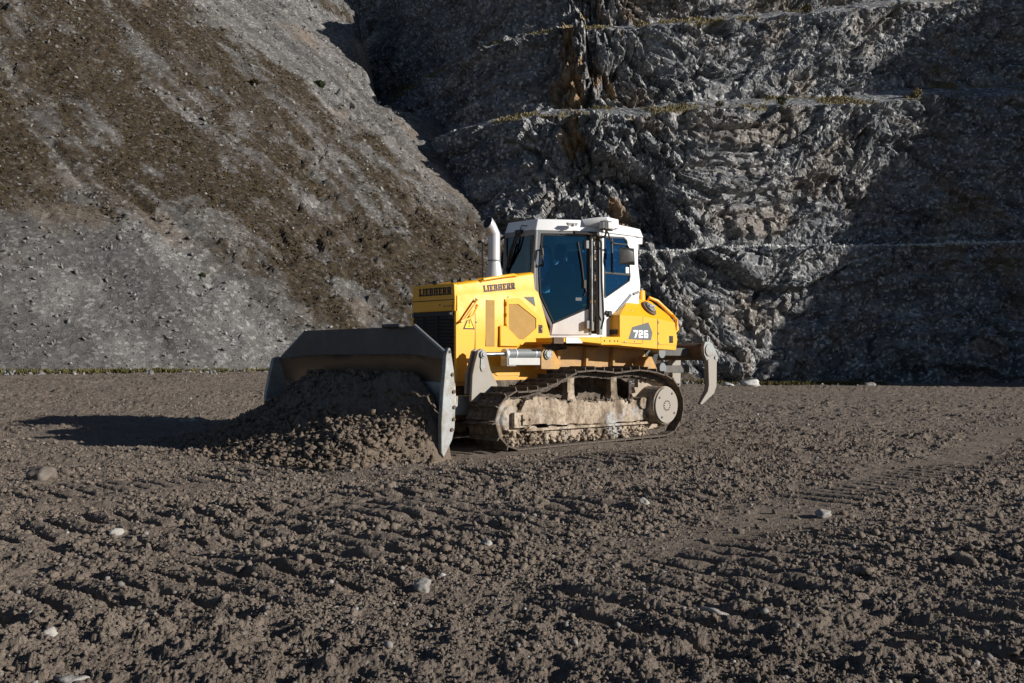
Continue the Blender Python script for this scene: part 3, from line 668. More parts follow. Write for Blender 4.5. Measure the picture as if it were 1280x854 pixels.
tag(np_mesh('verge_grass', np.concatenate([va, vb_]), np.concatenate([fa, fb_ + len(va)]), M['green']), kind='stuff')

# ---- the opposite quarry hillside, outside the frame, whose shade lies on the right of the wall
xs = np.linspace(38, 150, 120); ys = np.linspace(20, 140, 200); X, Y = np.meshgrid(xs, ys)
crest = np.interp(Y, [20, 34.8, 48.6, 66.1, 80, 140], [-18, 0, 15.2, 32.4, 42, 56]) + 1.8 * fbm(Y * .22, Y * 0 + 1.7, o=4, k=230)
Z = crest - np.where(X < 60, (60 - X) * 1.35, (X - 60) * .25) + .8 * fbm(X * .2, Y * .2, o=4, k=233) * (np.abs(X - 60) > 2)
tag(np_mesh('opposite_hillside', np.stack([X, Y, np.maximum(Z, -2)], -1).reshape(-1, 3), grid_faces(*X.shape), M['slope'], attrs={'veg': np.full(X.size, .5), 'stain': np.zeros(X.size), 'tone': np.full(X.size, .5)}), kind='structure')

def split_islands(o):
    bm = bmesh.new(); bm.from_mesh(o.data); bm.faces.ensure_lookup_table(); seen = set(); isl = []
    for f in bm.faces:
        if f.index in seen: continue
        st_ = [f]; seen.add(f.index); g = []
        while st_:
            q = st_.pop(); g.append(q.index)
            for e in q.edges:
                for k in e.link_faces:
                    if k.index not in seen: seen.add(k.index); st_.append(k)
        isl.append(g)
    if len(isl) > 1:
        base = o.name.split('.')[0]
        for g in isl:
            b2 = bm.copy(); b2.faces.ensure_lookup_table(); gs = set(g)
            bmesh.ops.delete(b2, geom=[f for f in b2.faces if f.index not in gs], context='FACES')
            me = bpy.data.meshes.new(base); b2.to_mesh(me); b2.free(); me.materials.append(o.data.materials[0])
            c = o.copy(); c.data = me; COL.objects.link(c)
        bpy.data.objects.remove(o)
    bm.free()

# ------------------------------------------------------------------ the bulldozer (x forward, y to its left, z up)
dz = bpy.data.objects.new('bulldozer', None); link(dz); dz.location = (D0[0], D0[1], 0); dz.rotation_euler = (0, 0, DA)
tag(dz, 'yellow crawler bulldozer with white cab, pushing a heap of soil', 'bulldozer')
FS = lambda y: ((0, y, 0), (1, 0, 0), (0, 0, 1), (0, 1, 0))      # side frame facing the machine's left
FX = lambda x: ((x, 0, 0), (0, 1, 0), (0, 0, 1), (1, 0, 0))      # frame facing forward
def ring(c, r, n, a0=0): return [(c[0] + r * math.cos(a0 + i * 6.28318 / n), c[1] + r * math.sin(a0 + i * 6.28318 / n)) for i in range(n)]
def rect(x0, x1, z0, z1): return [(x0, z0), (x1, z0), (x1, z1), (x0, z1)]

# chassis under cab and hood
m = MB(); m.box((-.70, 0, 1.17), (2.6, .90, .38)); m.box((1.2, 0, 1.0), (1.5, .84, .4))
m.build('chassis', 'yellow_dusty', dz, .015)
ch = COL.objects['chassis']
m = MB(); m.box((-.1, 0, .74), (3.0, .9, .5)); m.build('belly_case', 'trackd', ch, .02)  # dark colour here stands in for the shade below the platform
m = MB()
for s_ in (-1, 1):
    m.prism([(.62, 1.02), (.62, 1.24), (.56, 1.33), (.44, 1.33), (.36, 1.26), (.22, 1.09), (-.1, 1.04), (-.1, 1.0)], 'y', s_ * .60, s_ * .74)
    m.prism([(-1.5, 1.0), (-1.58, 1.14), (-1.66, 1.2), (-1.72, 1.2), (-1.86, 1.0)], 'y', s_ * .60, s_ * .80)
    for x0 in (.05, -.55, -1.15): m.prism([(x0, 1.34), (x0 - .34, 1.34), (x0 - .05, 1.22), (x0 - .02, .98), (x0 + .02, .98)], 'y', s_ * .44, s_ * .52)
m.build('mounting_bracket', 'yellow_dusty', ch, .01)
m = MB(); m.cyl((.5, -.78, 1.23), (.5, .78, 1.23), .055); m.cyl((.5, .75, 1.23), (.5, .765, 1.23), .075)
for k in range(4): m.cyl((.5 + .05 * math.cos(k * 1.57), .765, 1.23 + .05 * math.sin(k * 1.57)), (.5 + .05 * math.cos(k * 1.57), .785, 1.23 + .05 * math.sin(k * 1.57)), .011, seg=6)
m.build('pivot_pin', 'steel', ch, .003)

# hood
HZ = lambda x: 2.171 + (1.93 - x) * .157            # top edge, rising to the cab
ZB = lambda x: 1.985 + (1.93 - x) * .085            # fold between side and shoulder
def hsec(x0, x1, x2, zl, t, b): return [(x0, -.45, .86), (x0, .45, .86), (x0, .47, zl), (x1, .47, b), (x2, .447, b + .045), (x2, .42, t - .02), (x2, .38, t), (x2, -.38, t), (x2, -.42, t - .02), (x2, -.447, b + .045), (x1, -.47, b), (x0, -.47, zl)]
m = MB(); sec = [hsec(x, x, x, 1.5, HZ(x), ZB(x)) for x in (1.93, 1.42, .9, .47)]
sec.append(hsec(.13, .40, .45, 1.42, HZ(.45), ZB(.45)))
m.loft(sec)
hood = m.build('hood', 'yellow', dz, .012)
# front cowl and grille
m = MB(); m.prism([(-.45, 1.80), (.45, 1.80), (.455, 1.955), (.44, 2.16), (.40, 2.17), (-.40, 2.17), (-.44, 2.16), (-.455, 1.955)], 'x', 1.90, 1.955)
m.prism([(-.475, .9), (-.43, .9), (-.43, 1.80), (-.475, 1.80)], 'x', 1.90, 1.95); m.prism([(.475, .9), (.43, .9), (.43, 1.80), (.475, 1.80)], 'x', 1.90, 1.95)
m.build('front_cowl', 'yellow', hood, .008)
m = MB(); m.box((1.956, 0, 1.953), (.008, .88, .010)); m.box((1.956, .31, 1.87), (.006, .2, .006)); m.box((1.956, .42, 1.87), (.006, .006, .10))
m.cyl((1.955, .15, 1.89), (1.962, .15, 1.89), .01, seg=8); m.build('panel_seam', 'ink', hood, 0)
m = MB(); m.box((1.93, 0, 1.35), (.03, .86, .9))
for k in range(17): m.box((1.955, 0, .95 + k * .046), (.03, .85, .014), Matrix.Rotation(.5, 3, 'Y'))
for y_ in (-.2, .1): m.box((1.97, y_, 1.32), (.012, .018, .85))
m.box((1.965, 0, 1.765), (.03, .86, .055))
g = m.build('radiator_grille', 'black', hood, .003)
m = MB()
for y_ in (-.40, .40): m.cyl((1.98, y_, 1.765), (1.995, y_, 1.765), .022, seg=10)
m.build('bolt', 'grey', g, .002)
lettering('front_lettering', 'LIEBHERR', FX(1.956), -.30, .395, 2.02, 2.125, M['ink'], hood, slope=.0)
FSL = ((0, .472, 0), (-1, 0, .0), (0, 0, 1), (0, 1, 0))
m = MB(); m.plate(FSL, rect(-1.50, -.80, 0, 0.01), t=.001)
m.bm.free()
hl = lettering('side_lettering', 'LIEBHERR', ((1.432, .4475, 2.070), (-1, 0, .118), (0, -.15, .988), (0, .988, .15)), 0, .60, 0, .095, M['ink'], hood, t=.003, off=.005)
# side doors, vents and trim
def seam(pts, y=.4715, w=.007, name='panel_seam', mat='ink', parent=None):
    m = MB()
    for a, b in zip(pts, pts[1:]):
        d = Vector((b[0] - a[0], b[1] - a[1])); n = Vector((-d.y, d.x)).normalized() * w / 2
        m.plate(FS(y), [(a[0] + n.x, a[1] + n.y), (b[0] + n.x, b[1] + n.y), (b[0] - n.x, b[1] - n.y), (a[0] - n.x, a[1] - n.y)], t=.003, off=.001)
    return m.build(name, mat, parent or hood, 0)
seam([(1.605, 1.99), (1.605, 1.02)])
m = MB(); m.plate(FS(.471), rect(1.253, 1.415, 1.335, 1.968), t=.01, off=.003); m.build('vent_mesh', 'mesh', hood, 0)
m = MB(); m.plate(FS(.472), [(1.07, 1.99), (1.07, 1.62), (.77, 1.36), (.30, 1.36), (.22, 1.45), (.37, 1.74), (.80, 2.015)], [[(1.005, 1.92), (.82, 1.93), (.468, 1.74), (.468, 1.60), (.72, 1.435), (.80, 1.435), (1.005, 1.56)]], t=.03, off=.018)
dr = m.build('service_door', 'yellow', hood, .006)
m = MB(); m.plate(FS(.472), [(1.005, 1.92), (.82, 1.93), (.468, 1.74), (.468, 1.60), (.72, 1.435), (.80, 1.435), (1.005, 1.56)], t=.02, off=.006); m.build('vent_mesh', 'mesh', dr, 0)
m = MB()
for z_ in (1.95, 1.80, 1.65): m.cyl((1.055, .50, z_), (1.055, .50, z_ - .05), .012, seg=8)
m.box((1.055, .495, 1.80), (.012, .008, .34)); m.build('hinge', 'yellow', dr, .002)
m = MB(); m.plate(FS(.492), rect(.345, .425, 1.53, 1.65), t=.008, off=.004); m.plate(FS(.497), rect(.365, .405, 1.56, 1.62), t=.008, off=.008); lt = m.build('door_latch', 'black', dr, .004)
m = MB(); m.cyl((.385, .50, 1.59), (.385, .512, 1.59), .012, seg=8); m.build('keyhole', 'steel', lt.parent, 0)
m = MB(); m.plate(FS(.472), [(1.18, 1.62), (1.06, 1.62), (.80, 1.42), (.80, 1.335), (1.18, 1.335)], t=.03, off=.035); m.build('battery_cover', 'yellow', hood, .012)
m = MB(); m.plate(FS(.472), [(.70, 2.035), (.50, 2.045), (.47, 1.91)], t=.004, off=.003); m.build('dark_inset', 'slate', hood, 0)
m = MB(); m.prism([(1.62, -.0), (.95, -.0), (.93, .02), (.95, .035), (1.60, .035), (1.66, .02)], 'z', 0, .035)
# rail on hood shoulder
m.bm.free(); m = MB(); m.tube([(1.47, .415, HZ(1.47) - .03), (1.45, .455, HZ(1.45) - .005), (1.2, .46, HZ(1.2) - .0), (.88, .46, HZ(.88) - .0), (.80, .42, HZ(.80) - .02)], .022); m.build('shoulder_rail', 'yellow', hood, .0)
# folded grab bar at the front corner and warning triangle
m = MB(); m.tube([(1.90, .475, 1.66), (1.905, .53, 1.655), (1.84, .535, 1.70), (1.64, .535, 1.93), (1.62, .535, 1.955), (1.605, .50, 1.95)], .016); m.tube([(1.605, .475, 1.89), (1.61, .53, 1.885), (1.70, .535, 1.75), (1.78, .535, 1.70), (1.90, .53, 1.655)], .014); m.build('grab_bar', 'yellow', hood, 0)
m = MB(); m.plate(FS(.471), [(1.825, 1.56), (1.615, 1.56), (1.72, 1.755)], t=.003, off=.003); tr_ = m.build('warning_triangle', 'ink', hood, 0)
m = MB(); m.plate(FS(.474), [(1.795, 1.577), (1.645, 1.577), (1.72, 1.718)], t=.002, off=.003); m.build('yellow_field', 'sign', tr_, 0)
m = MB(); m.plate(FS(.477), [(1.731, 1.685), (1.709, 1.685), (1.713, 1.625), (1.727, 1.625)], t=.002, off=.0025); m.plate(FS(.477), ring((1.72, 1.603), .011, 10), t=.002, off=.0025); m.build('exclamation_mark', 'ink', tr_, 0)
m = MB()
for p in ((1.64, 1.955), (1.585, 1.97), (1.585, 1.66), (1.585, 1.28), (.96, 1.30), (.50, 1.33), (.24, 1.36), (1.0, 2.02)): m.cyl((p[0], .47, p[1]), (p[0], .478, p[1]), .011, seg=8)
m.build('bolt', 'grey', hood, 0)
# lower side skirt with seam and small fittings on top
m = MB(); m.plate(FS(.45), [(1.5, 1.12), (1.2, .93), (.72, .93), (.62, 1.0), (.62, 1.15), (1.1, 1.17)], t=.04, off=.012); m.build('lower_panel', 'yellow', hood, .008)
m = MB(); m.box((1.78, .25, HZ(1.78) + .02), (.10, .05, .05)); m.box((1.70, .30, HZ(1.7) + .025), (.07, .05, .05)); m.cyl((1.86, -.05, HZ(1.86)), (1.86, -.05, HZ(1.86) + .05), .05); m.box((1.5, .3, HZ(1.5) + .012), (.12, .05, .03)); m.build('hood_fitting', 'black', hood, .006)
m = MB()
for k in range(3): m.plate(FS(.4705), ring((.30 + k * .035, 1.405), .012, 8), t=.002, off=.003)
m.build('small_sticker', 'sign', hood, 0)

# exhaust
m = MB(); cx, cy = .74, -.1
m.cyl((cx, cy, 2.3), (cx, cy, 2.56), .135, .088, 24); m.cyl((cx, cy, 2.55), (cx, cy, 2.95), .086, .086, 24)
def ell(c, n, r, s=24):
    n = Vector(n).normalized(); b = Vector((0, 1, 0)); a = b.cross(n).normalized(); a = a if a.x <= 0 or True else -a
    return [Vector(c) + a * math.cos(i * 6.28318 / s) * r[0] + b * math.sin(i * 6.28318 / s) * r[1] for i in range(s)]
m.loft([ell((cx, cy, 2.94), (0, 0, 1), (.086, .086)), ell((cx + .004, cy, 2.97), (.2, 0, 1), (.087, .086)), ell((cx + .075, cy, 3.075), (.62, 0, .78), (.087, .086)), ell((cx + .125, cy, 3.125), (.93, 0, .36), (.098, .086))])
ex = m.build('exhaust_pipe', 'silver', dz, 0)
m = MB(); nn = Vector((.93, 0, .36)).normalized(); c0 = Vector((cx + .125, cy, 3.125)); m.loft([ell(c0 + nn * .001, nn, (.089, .078)), ell(c0 + nn * .004, nn, (.089, .078))]); m.build('mouth_shade_disc', 'black', ex, 0)  # black disc painted in for the shade inside the open pipe
m = MB(); m.tube([(cx + .09, cy - .15, 2.3), (cx + .09, cy - .15, 2.85)], .012); m.cyl((cx, cy, 2.57), (cx, cy, 2.59), .095, seg=24); m.build('clamp', 'grey', ex, 0)

# ---- cab
A = Vector((.30, .345, 0)); B = Vector((-.50, .82, 0)); du = (B - A).normalized(); dn = Vector((du.y * -1, du.x, 0)); dn = dn if dn.y > 0 else -dn
def door_frame(sg=1):
    f = lambda v: Vector((v.x, v.y * sg, v.z))
    return (f(A), f(du), Vector((0, 0, 1)), f(dn))
def side_frame(sg=1): return ((0, .82 * sg, 0), (1, 0, 0), (0, 0, 1), (0, sg, 0))
GL = [(.066, 2.96), (.76, 2.962), (.76, 1.902), (.235, 1.676), (.035, 2.087), (.02, 2.442)]
RW = [(-.60, 2.965), (-1.05, 2.985), (-1.12, 2.945), (-1.165, 2.70), (-1.195, 2.40), (-1.175, 2.33), (-.62, 2.05), (-.60, 2.10)]
m = MB()
for sg in (1, -1):
    # white lower door panel zone + rear quarter
    m.plate(side_frame(sg), [(-.52, 3.02), (-1.32, 3.03), (-1.33, 2.86), (-1.42, 2.35), (-1.43, 2.27), (-1.40, 2.10), (-1.40, 1.50), (-.52, 1.50)], [RW], t=.06)
m.prism([(.30, -.34), (.30, .34), (-.50, .82), (-1.42, .82), (-1.42, -.82), (-.50, -.82)], 'z', 1.47, 1.53)
m.plate(((-1.40, 0, 0), (0, 1, 0), (0, 0, 1), (-1, 0, 0)), rect(-.80, .80, 1.5, 3.0), [rect(-.66, .66, 2.05, 2.9)], t=.05)
cab = m.build('cab', 'white', dz, .01)
# charcoal pillars and door surrounds
m = MB()
for sg in (1, -1):
    fr = door_frame(sg)
    m.plate(fr, [(-.02, 3.03), (.80, 3.03), (.80, 1.88), (.815, 1.50), (.165, 1.50), (.19, 1.63), (-.06, 2.10), (-.085, 2.42)], [[(.05, 2.975), (.775, 2.978), (.775, 1.895), (.765, 1.87), (.765, 1.53), (.215, 1.53), (.225, 1.66), (.02, 2.085), (.003, 2.442)]], t=.06)
    m.box((-.52, sg * .80, 2.27), (.075, .07, 1.5))
    m.tube([(.34, sg * .31, 1.53), (.34, sg * .31, 2.4), (.30, sg * .32, 3.02)], .03)
m.box((.31, 0, 2.99), (.05, .64, .08)); m.box((.345, 0, 2.30), (.05, .62, .10)); m.box((.34, 0, 1.9), (.04, .62, .8))
m.build('pillar', 'grey', cab, .008)
for sg in (1, -1):
    fr = door_frame(sg)
    m = MB(); m.plate(fr, [(.225, 1.665), (.765, 1.893), (.765, 1.515), (.20, 1.515)], t=.04, off=.006)
    door = m.build('cab_door', 'white', cab, .006)
    m = MB(); m.plate(fr, GL, [[(.085, 2.945), (.742, 2.947), (.742, 1.915), (.245, 1.70), (.055, 2.09), (.04, 2.44)]], t=.02, off=.008); m.build('glass_seal', 'black', cab, .0)
    m = MB(); m.plate(fr, GL, t=.006, off=-.004); m.build('door_glass', 'glass', cab, 0)
    m = MB(); m.plate(side_frame(sg), RW, [[(a * .94 - .055, (b - 2.55) * .95 + 2.55) for a, b in RW]], t=.02, off=.006); m.build('glass_seal', 'black', cab, 0)
    m = MB(); m.plate(side_frame(sg), RW, t=.006, off=-.004); m.build('side_glass', 'glass', cab, 0)
    m = MB(); m.box((-.785, sg * .815, 2.69), (.028, .02, .53)); m.box((-.89, sg * .815, 2.43), (.58, .02, .03)); m.build('window_bar', 'black', cab, .002)
    # door pull
    m = MB(); o_ = Vector(fr[0]); u_ = Vector(fr[1]); n_ = Vector(fr[3]); P_ = lambda u, z, n: o_ + u_ * u + n_ * n + Vector((0, 0, z))
    m.tube([P_(.065, 2.74, .0), P_(.055, 2.75, .05), P_(.06, 2.65, .065), P_(.07, 2.53, .06), P_(.08, 2.51, .0)], .02); m.build('door_handle', 'black', cab, 0)
    m = MB(); m.tube([P_(.60, 2.86, .02), P_(.655, 2.55, .03), P_(.685, 2.30, .02)], .014); m.tube([P_(.61, 2.86, .014), P_(.69, 2.27, .014)], .010); m.box(P_(.695, 2.25, .02), (.05, .04, .12)); m.tube([P_(.70, 2.22, .02), P_(.72, 2.15, .03), P_(.69, 2.08, .02)], .012); m.build('wiper', 'black', cab, 0)
    m = MB(); m.box(P_(.73, 2.83, .03), (.07, .05, .13)); m.box(P_(.74, 1.66, .03), (.08, .05, .12)); m.box(P_(.80, 1.64, .03), (.05, .06, .14)); m.build('door_hinge', 'grey', cab, .008)
    m = MB()
    for u0, n0 in ((.80, .05), (.835, .03)): m.tube([P_(u0, 3.0, n0), P_(u0, 1.66, n0)], .013)
    m.build('pillar_rod', 'steel', cab, 0)
    m = MB(); q = [P_(.86, 2.90, .05), P_(.90, 2.90, .10), P_(.925, 2.85, .11), P_(.93, 2.3, .11), P_(.96, 1.75, .11), P_(.94, 1.60, .06)]; m.tube(q, .017); m.tube([P_(.89, 2.82, .07), P_(.90, 1.80, .07), P_(.93, 1.72, .07)], .012); m.build('grab_rail', 'black', cab, 0)
    m = MB(); m.plate(fr, [(.57, 2.055), (.66, 2.055), (.66, 2.01), (.57, 2.01)], t=.002, off=.002); m.build('glass_sticker', 'grey', cab, 0)
    m = MB(); m.plate(side_frame(sg), [(-1.09, 2.54), (-1.16, 2.54), (-1.165, 2.45), (-1.09, 2.45)], t=.002, off=.001); m.build('glass_sticker', 'white', cab, 0)
# windscreen
m = MB(); m.plate(FX(.315), [(-.31, 2.36), (.31, 2.36), (.305, 3.0), (-.305, 3.0)], t=.006); m.build('windscreen', 'glassc', cab, 0)
m = MB(); m.plate(FX(.32), [(-.32, 2.33), (.32, 2.33), (.315, 3.02), (-.315, 3.02)], [[(-.27, 2.39), (.27, 2.39), (.265, 2.97), (-.265, 2.97)]], t=.02, off=.004); m.build('glass_seal', 'black', cab, 0)
m = MB()
for a, b in (((.05, 3.02), (-.2, 2.55)), ((-.02, 3.02), (-.24, 2.50))):
    m.tube([(.36, a[0], a[1]), (.39, (a[0] + b[0]) / 2, (a[1] + b[1]) / 2), (.34, b[0], b[1])], .014)
m.tube([(.35, -.10, 2.86), (.345, -.27, 2.46)], .016); m.box((.36, .02, 3.02), (.05, .12, .05)); m.tube([(.36, .05, 3.05), (.40, .12, 3.1), (.36, .2, 3.09)], .008); m.build('wiper', 'black', cab, 0)
# roof
m = MB()
lo = [(.33, -.32), (.33, .335), (-.50, .85), (-1.33, .85), (-1.53, .80), (-1.53, -.80), (-1.33, -.85), (-.50, -.85)]
hi = [(.27, -.30), (.27, .32), (-.50, .80), (-1.30, .79), (-1.52, .74), (-1.52, -.74), (-1.30, -.79), (-.50, -.80)]
m.loft([[(p[0], p[1], 3.015) for p in lo], [(p[0], p[1], 3.19 if p[0] > -.6 else 3.15) for p in hi]])
m.prism([(-1.28, 3.03), (-1.53, 3.03), (-1.53, 2.915), (-1.32, 2.90)], 'y', -.78, .78)
roof = m.build('cab_roof', 'white', cab, .012)
# lamp housings over the door pillar
for sg in (1, -1):
    o_ = Vector((-.30, sg * .80, 3.12))
    m = MB(); m.hull([(-.28, sg * .66, 3.20), (-.28, sg * .74, 3.10), (-.44, sg * .90, 3.225), (-.52, sg * .96, 3.225), (-.80, sg * .93, 3.215), (-.80, sg * .70, 3.20), (-.44, sg * .90, 3.20), (-.52, sg * .96, 3.19), (-.80, sg * .94, 3.08), (-.72, sg * .94, 3.08), (-.80, sg * .7, 3.04), (-.72, sg * .7, 3.04)])
    m.build('lamp_housing', 'white', cab, .006)
    m = MB(); m.box((-.50, sg * .95, 3.10), (.16, .10, .13)); lm = m.build('work_lamp', 'black', cab, .01)
    m = MB(); m.box((-.56, sg * .985, 3.10), (.15, .05, .10)); m.box((-.41, sg * .95, 3.10), (.015, .09, .10)); m.build('lamp_lens', 'lens', cab, .008)
    m = MB(); m.hull([(-.12, sg * .65, 3.02), (-.5, sg * .88, 3.0), (-.12, sg * .70, 2.97), (-.45, sg * .90, 2.96), (-.15, sg * .62, 2.98), (-.5, sg * .80, 2.95), (-.1, sg * .68, 3.02)]); m.build('lamp_bracket', 'black', cab, .004)
    m = MB(); m.box((-.39, sg * .92, 2.97), (.06, .05, .05)); m.build('marker_lamp', 'lens', cab, .01)
    # mirror on its bent arm
    m = MB(); m.tube([(-.50, sg * .93, 3.06), (-.52, sg * .98, 2.98), (-.54, sg * 1.0, 2.88), (-.60, sg * 1.02, 2.84), (-.86, sg * 1.04, 2.84), (-.90, sg * 1.04, 2.80), (-.905, sg * 1.04, 2.66)], .013); m.tube([(-.42, sg * .86, 2.92), (-.48, sg * .95, 2.94), (-.50, sg * .96, 3.03)], .02); m.build('mirror_arm', 'black', cab, 0)
    m = MB(); m.hull([(-.70, sg * 1.02, 2.80), (-.95, sg * 1.10, 2.79), (-.72, sg * 1.02, 2.54), (-.97, sg * 1.10, 2.54), (-.80, sg * 1.10, 2.76), (-.90, sg * 1.13, 2.73), (-.83, sg * 1.10, 2.58), (-.92, sg * 1.13, 2.59), (-.69, sg * 1.03, 2.67)]); m.build('mirror', 'mirror', cab, .006)
m = MB(); m.box((-.09, .675, 3.10), (.02, .06, .05)); m.hull([P for P in [(-.02, .60, 3.135), (-.16, .68, 3.135), (-.01, .66, 3.125), (-.14, .735, 3.125), (-.02, .62, 3.10), (-.16, .69, 3.10), (-.02, .645, 3.085), (-.14, .715, 3.085)]]); m.build('small_roof_lamp', 'lens', cab, .004)
m = MB(); m.box((-1.40, .72, 2.86), (.08, .14, .09)); m.box((-1.40, -.72, 2.86), (.08, .14, .09)); m.build('rear_lamp', 'grey', cab, .008)
m = MB()
for a, b in (((-.80, 1.80), (-1.20, 2.13)), ((-1.25, 2.14), (-1.38, 2.18))):
    d = Vector((b[0] - a[0], b[1] - a[1])); n = Vector((-d.y, d.x)).normalized() * .02
    m.plate(side_frame(1), [(a[0] - n.x, a[1] - n.y), (b[0] - n.x, b[1] - n.y), (b[0] + n.x, b[1] + n.y), (a[0] + n.x, a[1] + n.y)], t=.02, off=.02)
m.build('quarter_trim', 'grey', cab, .006)
m = MB(); m.tube([(.33, -.33, 2.42), (.36, -.40, 2.46), (.37, -.44, 2.56), (.37, -.44, 2.84), (.36, -.40, 2.93), (.33, -.32, 2.98)], .02); m.box((.36, -.40, 2.52), (.05, .05, .16)); m.build('grab_rail', 'black', cab, 0)
# cab interior
m = MB(); m.box((-.52, 0, 1.98), (.5, .52, .14)); m.box((-.78, 0, 2.33), (.14, .5, .68), Matrix.Rotation(-.12, 3, 'Y')); m.box((-.85, 0, 2.72), (.10, .28, .2)); m.box((-.52, 0, 1.72), (.42, .4, .4)); m.build('operator_seat', 'seat', cab, .04)
m = MB()
for sg in (-1, 1): m.box((-.42, sg * .36, 2.05), (.55, .14, .12)); m.tube([(-.2, sg * .36, 2.1), (-.17, sg * .36, 2.25)], .025)
m.box((.2, 0, 2.1), (.14, .5, .5)); m.box((.12, -.33, 2.45), (.05, .18, .24)); m.build('control_console', 'seat', cab, .03)

# ---- rear tank body
def tank_side(sg):
    m = MB()
    lower = [(-.745, 1.36), (-1.255, 1.345), (-1.613, 1.315), (-2.06, 1.30), (-2.10, 1.46), (-2.035, 1.72), (-1.609, 1.775), (-1.268, 1.795), (-.745, 1.805)]
    Y1 = 1.0; pts = []
    for p in lower: pts.append((p[0], sg * Y1, p[1]))
    pts += [(-.74, sg * .66, 1.49), (-.74, sg * .66, 1.81), (-.745, sg * .1, 1.81), (-.745, sg * .1, 1.36)]
    pts += [(-1.235, sg * .76, 2.075), (-1.43, sg * .75, 2.08), (-1.77, sg * .74, 2.055), (-2.15, sg * .76, 1.88), (-1.235, sg * .02, 2.075), (-1.77, sg * .02, 2.055), (-2.15, sg * .02, 1.88), (-2.10, sg * .02, 1.46), (-2.06, sg * .02, 1.3)]
    m.hull(pts); return m
m = tank_side(1); ftank = m.build('fuel_tank', 'yellow', dz, .02)
m = tank_side(-1); m.build('tank_far_half', 'yellow', ftank, .02)
ftank.name = 'rear_tank'
YT = 1.001
def tseam(pts, w=.007): return seam(pts, YT, w, 'panel_seam', 'ink', ftank)
tseam([(-1.268, 1.79), (-1.262, 1.40)]); tseam([(-1.612, 1.77), (-1.615, 1.32)], .012); tseam([(-.76, 1.405), (-1.26, 1.39)]); tseam([(-1.62, 1.385), (-2.05, 1.375)], .004)
m = MB(); m.plate(FS(YT), [(-.935, 1.455), (-1.02, 1.635), (-1.395, 1.715), (-1.49, 1.56), (-1.455, 1.445)], t=.003, off=.002); m.build('number_panel', 'slate', ftank, 0)
lettering('number_lettering', '726', ((0, YT, 0), (-1, 0, 0), (0, 0, 1), (0, 1, 0)), 1.045, 1.405, 1.478, 1.592, M['inkw'], ftank, off=.005, slope=0)
m = MB(); m.plate(FS(YT), rect(-1.985, -1.895, 1.41, 1.52), t=.01, off=.006); m.plate(FS(YT), rect(-1.96, -1.92, 1.43, 1.50), t=.006, off=.012); m.build('door_latch', 'black', ftank, .004)
m = MB(); cpos = Vector((-1.56, .88, 1.93)); cn = Vector((-.12, .78, .62)).normalized(); m.cyl(cpos - cn * .02, cpos + cn * .02, .135, seg=28); fc_ = m.build('filler_surround', 'rust', ftank, .004)
m = MB(); m.cyl(cpos + cn * .018, cpos + cn * .05, .085, seg=24); m.box(cpos + cn * .065, (.14, .03, .03)); m.build('filler_cap', 'steel', ftank, .006)
m = MB(); m.cyl((-1.66, .62, 2.05), (-1.66, .62, 2.22), .085, .075, 20); m.build('breather_post', 'yellow', ftank, .004)
m = MB(); m.cyl((-1.66, .62, 2.22), (-1.66, .62, 2.255), .05, seg=14); m.box((-1.60, .62, 2.25), (.05, .05, .04)); m.build('post_cap', 'grey', ftank, .004)
m = MB(); m.tube([(-1.74, .70, 2.04), (-1.74, .74, 2.11), (-1.86, .80, 2.06), (-2.16, .84, 1.86), (-2.20, .90, 1.78), (-2.20, .92, 1.62), (-2.10, .92, 1.56)], .026); m.build('grab_rail', 'yellow', ftank, 0)
m = MB()
for p in ((-.85, 1.415), (-1.08, 1.425), (-1.16, 1.455), (-.97, 1.885), (-1.1, 1.88)): m.cyl((p[0], 1.0 - max(0, p[1] - 1.8) * .9, p[1]), (p[0], 1.008 - max(0, p[1] - 1.8) * .9, p[1]), .012, seg=8)
for z_ in (1.72, 1.55, 1.40): m.cyl((-1.63, 1.0, z_ - .02), (-1.63, 1.0, z_ + .02), .010, seg=6)
m.build('bolt', 'steel', ftank, 0)
m = MB(); m.box((-.728, .86, 1.56), (.006, .19, .07)); m.build('dark_sticker', 'ink', ftank, 0)
m = MB(); m.box((-.70, .80, 1.83), (.08, .12, .08)); m.cyl((-.66, .80, 1.83), (-.62, .80, 1.85), .045); m.build('step_lamp', 'black', ftank, .01)
m = MB(); m.box((-1.32, .70, 2.12), (.16, .12, .08)); m.tube([(-1.25, .72, 2.1), (-1.30, .74, 2.2), (-1.42, .74, 2.24)], .018); m.box((-1.44, .70, 2.17), (.05, .12, .18)); m.build('cab_mount', 'silver', ftank, .008)
# platform
m = MB()
for sg in (-1, 1):
    m.prism([(.62, 1.455), (-.36, 1.475), (-.745, 1.49), (-.745, 1.36), (-.50, 1.37), (.0, 1.40), (.60, 1.39)], 'y', sg * .62, sg * 1.0)
    m.box((-.55, sg * .99, 1.425), (.45, .03, .12))
pl = m.build('platform', 'yellow', dz, .01)
m = MB(); m.prism([(.40, 1.462), (.14, 1.462), (.06, 1.385), (.40, 1.38)], 'y', 1.0, 1.012); m.build('step_light', 'silver', pl, .003)
m = MB(); m.box((.54, .99, 1.415), (.20, .035, .085)); m.build('rusty_step_end', 'rust', pl, .006)
m = MB()
for x_ in (-.40, -.52, -.62, -.69): m.cyl((x_, 1.0, 1.425), (x_, 1.012, 1.425), .012, seg=8)
m.build('bolt', 'black', pl, 0)
m = MB(); m.tube([(.45, .7, 1.34), (.30, .78, 1.36), (.1, .72, 1.33), (.35, .66, 1.30)], .03); m.box((.42, .72, 1.34), (.2, .12, .06)); m.build('hydraulic_hose', 'black', pl, 0)

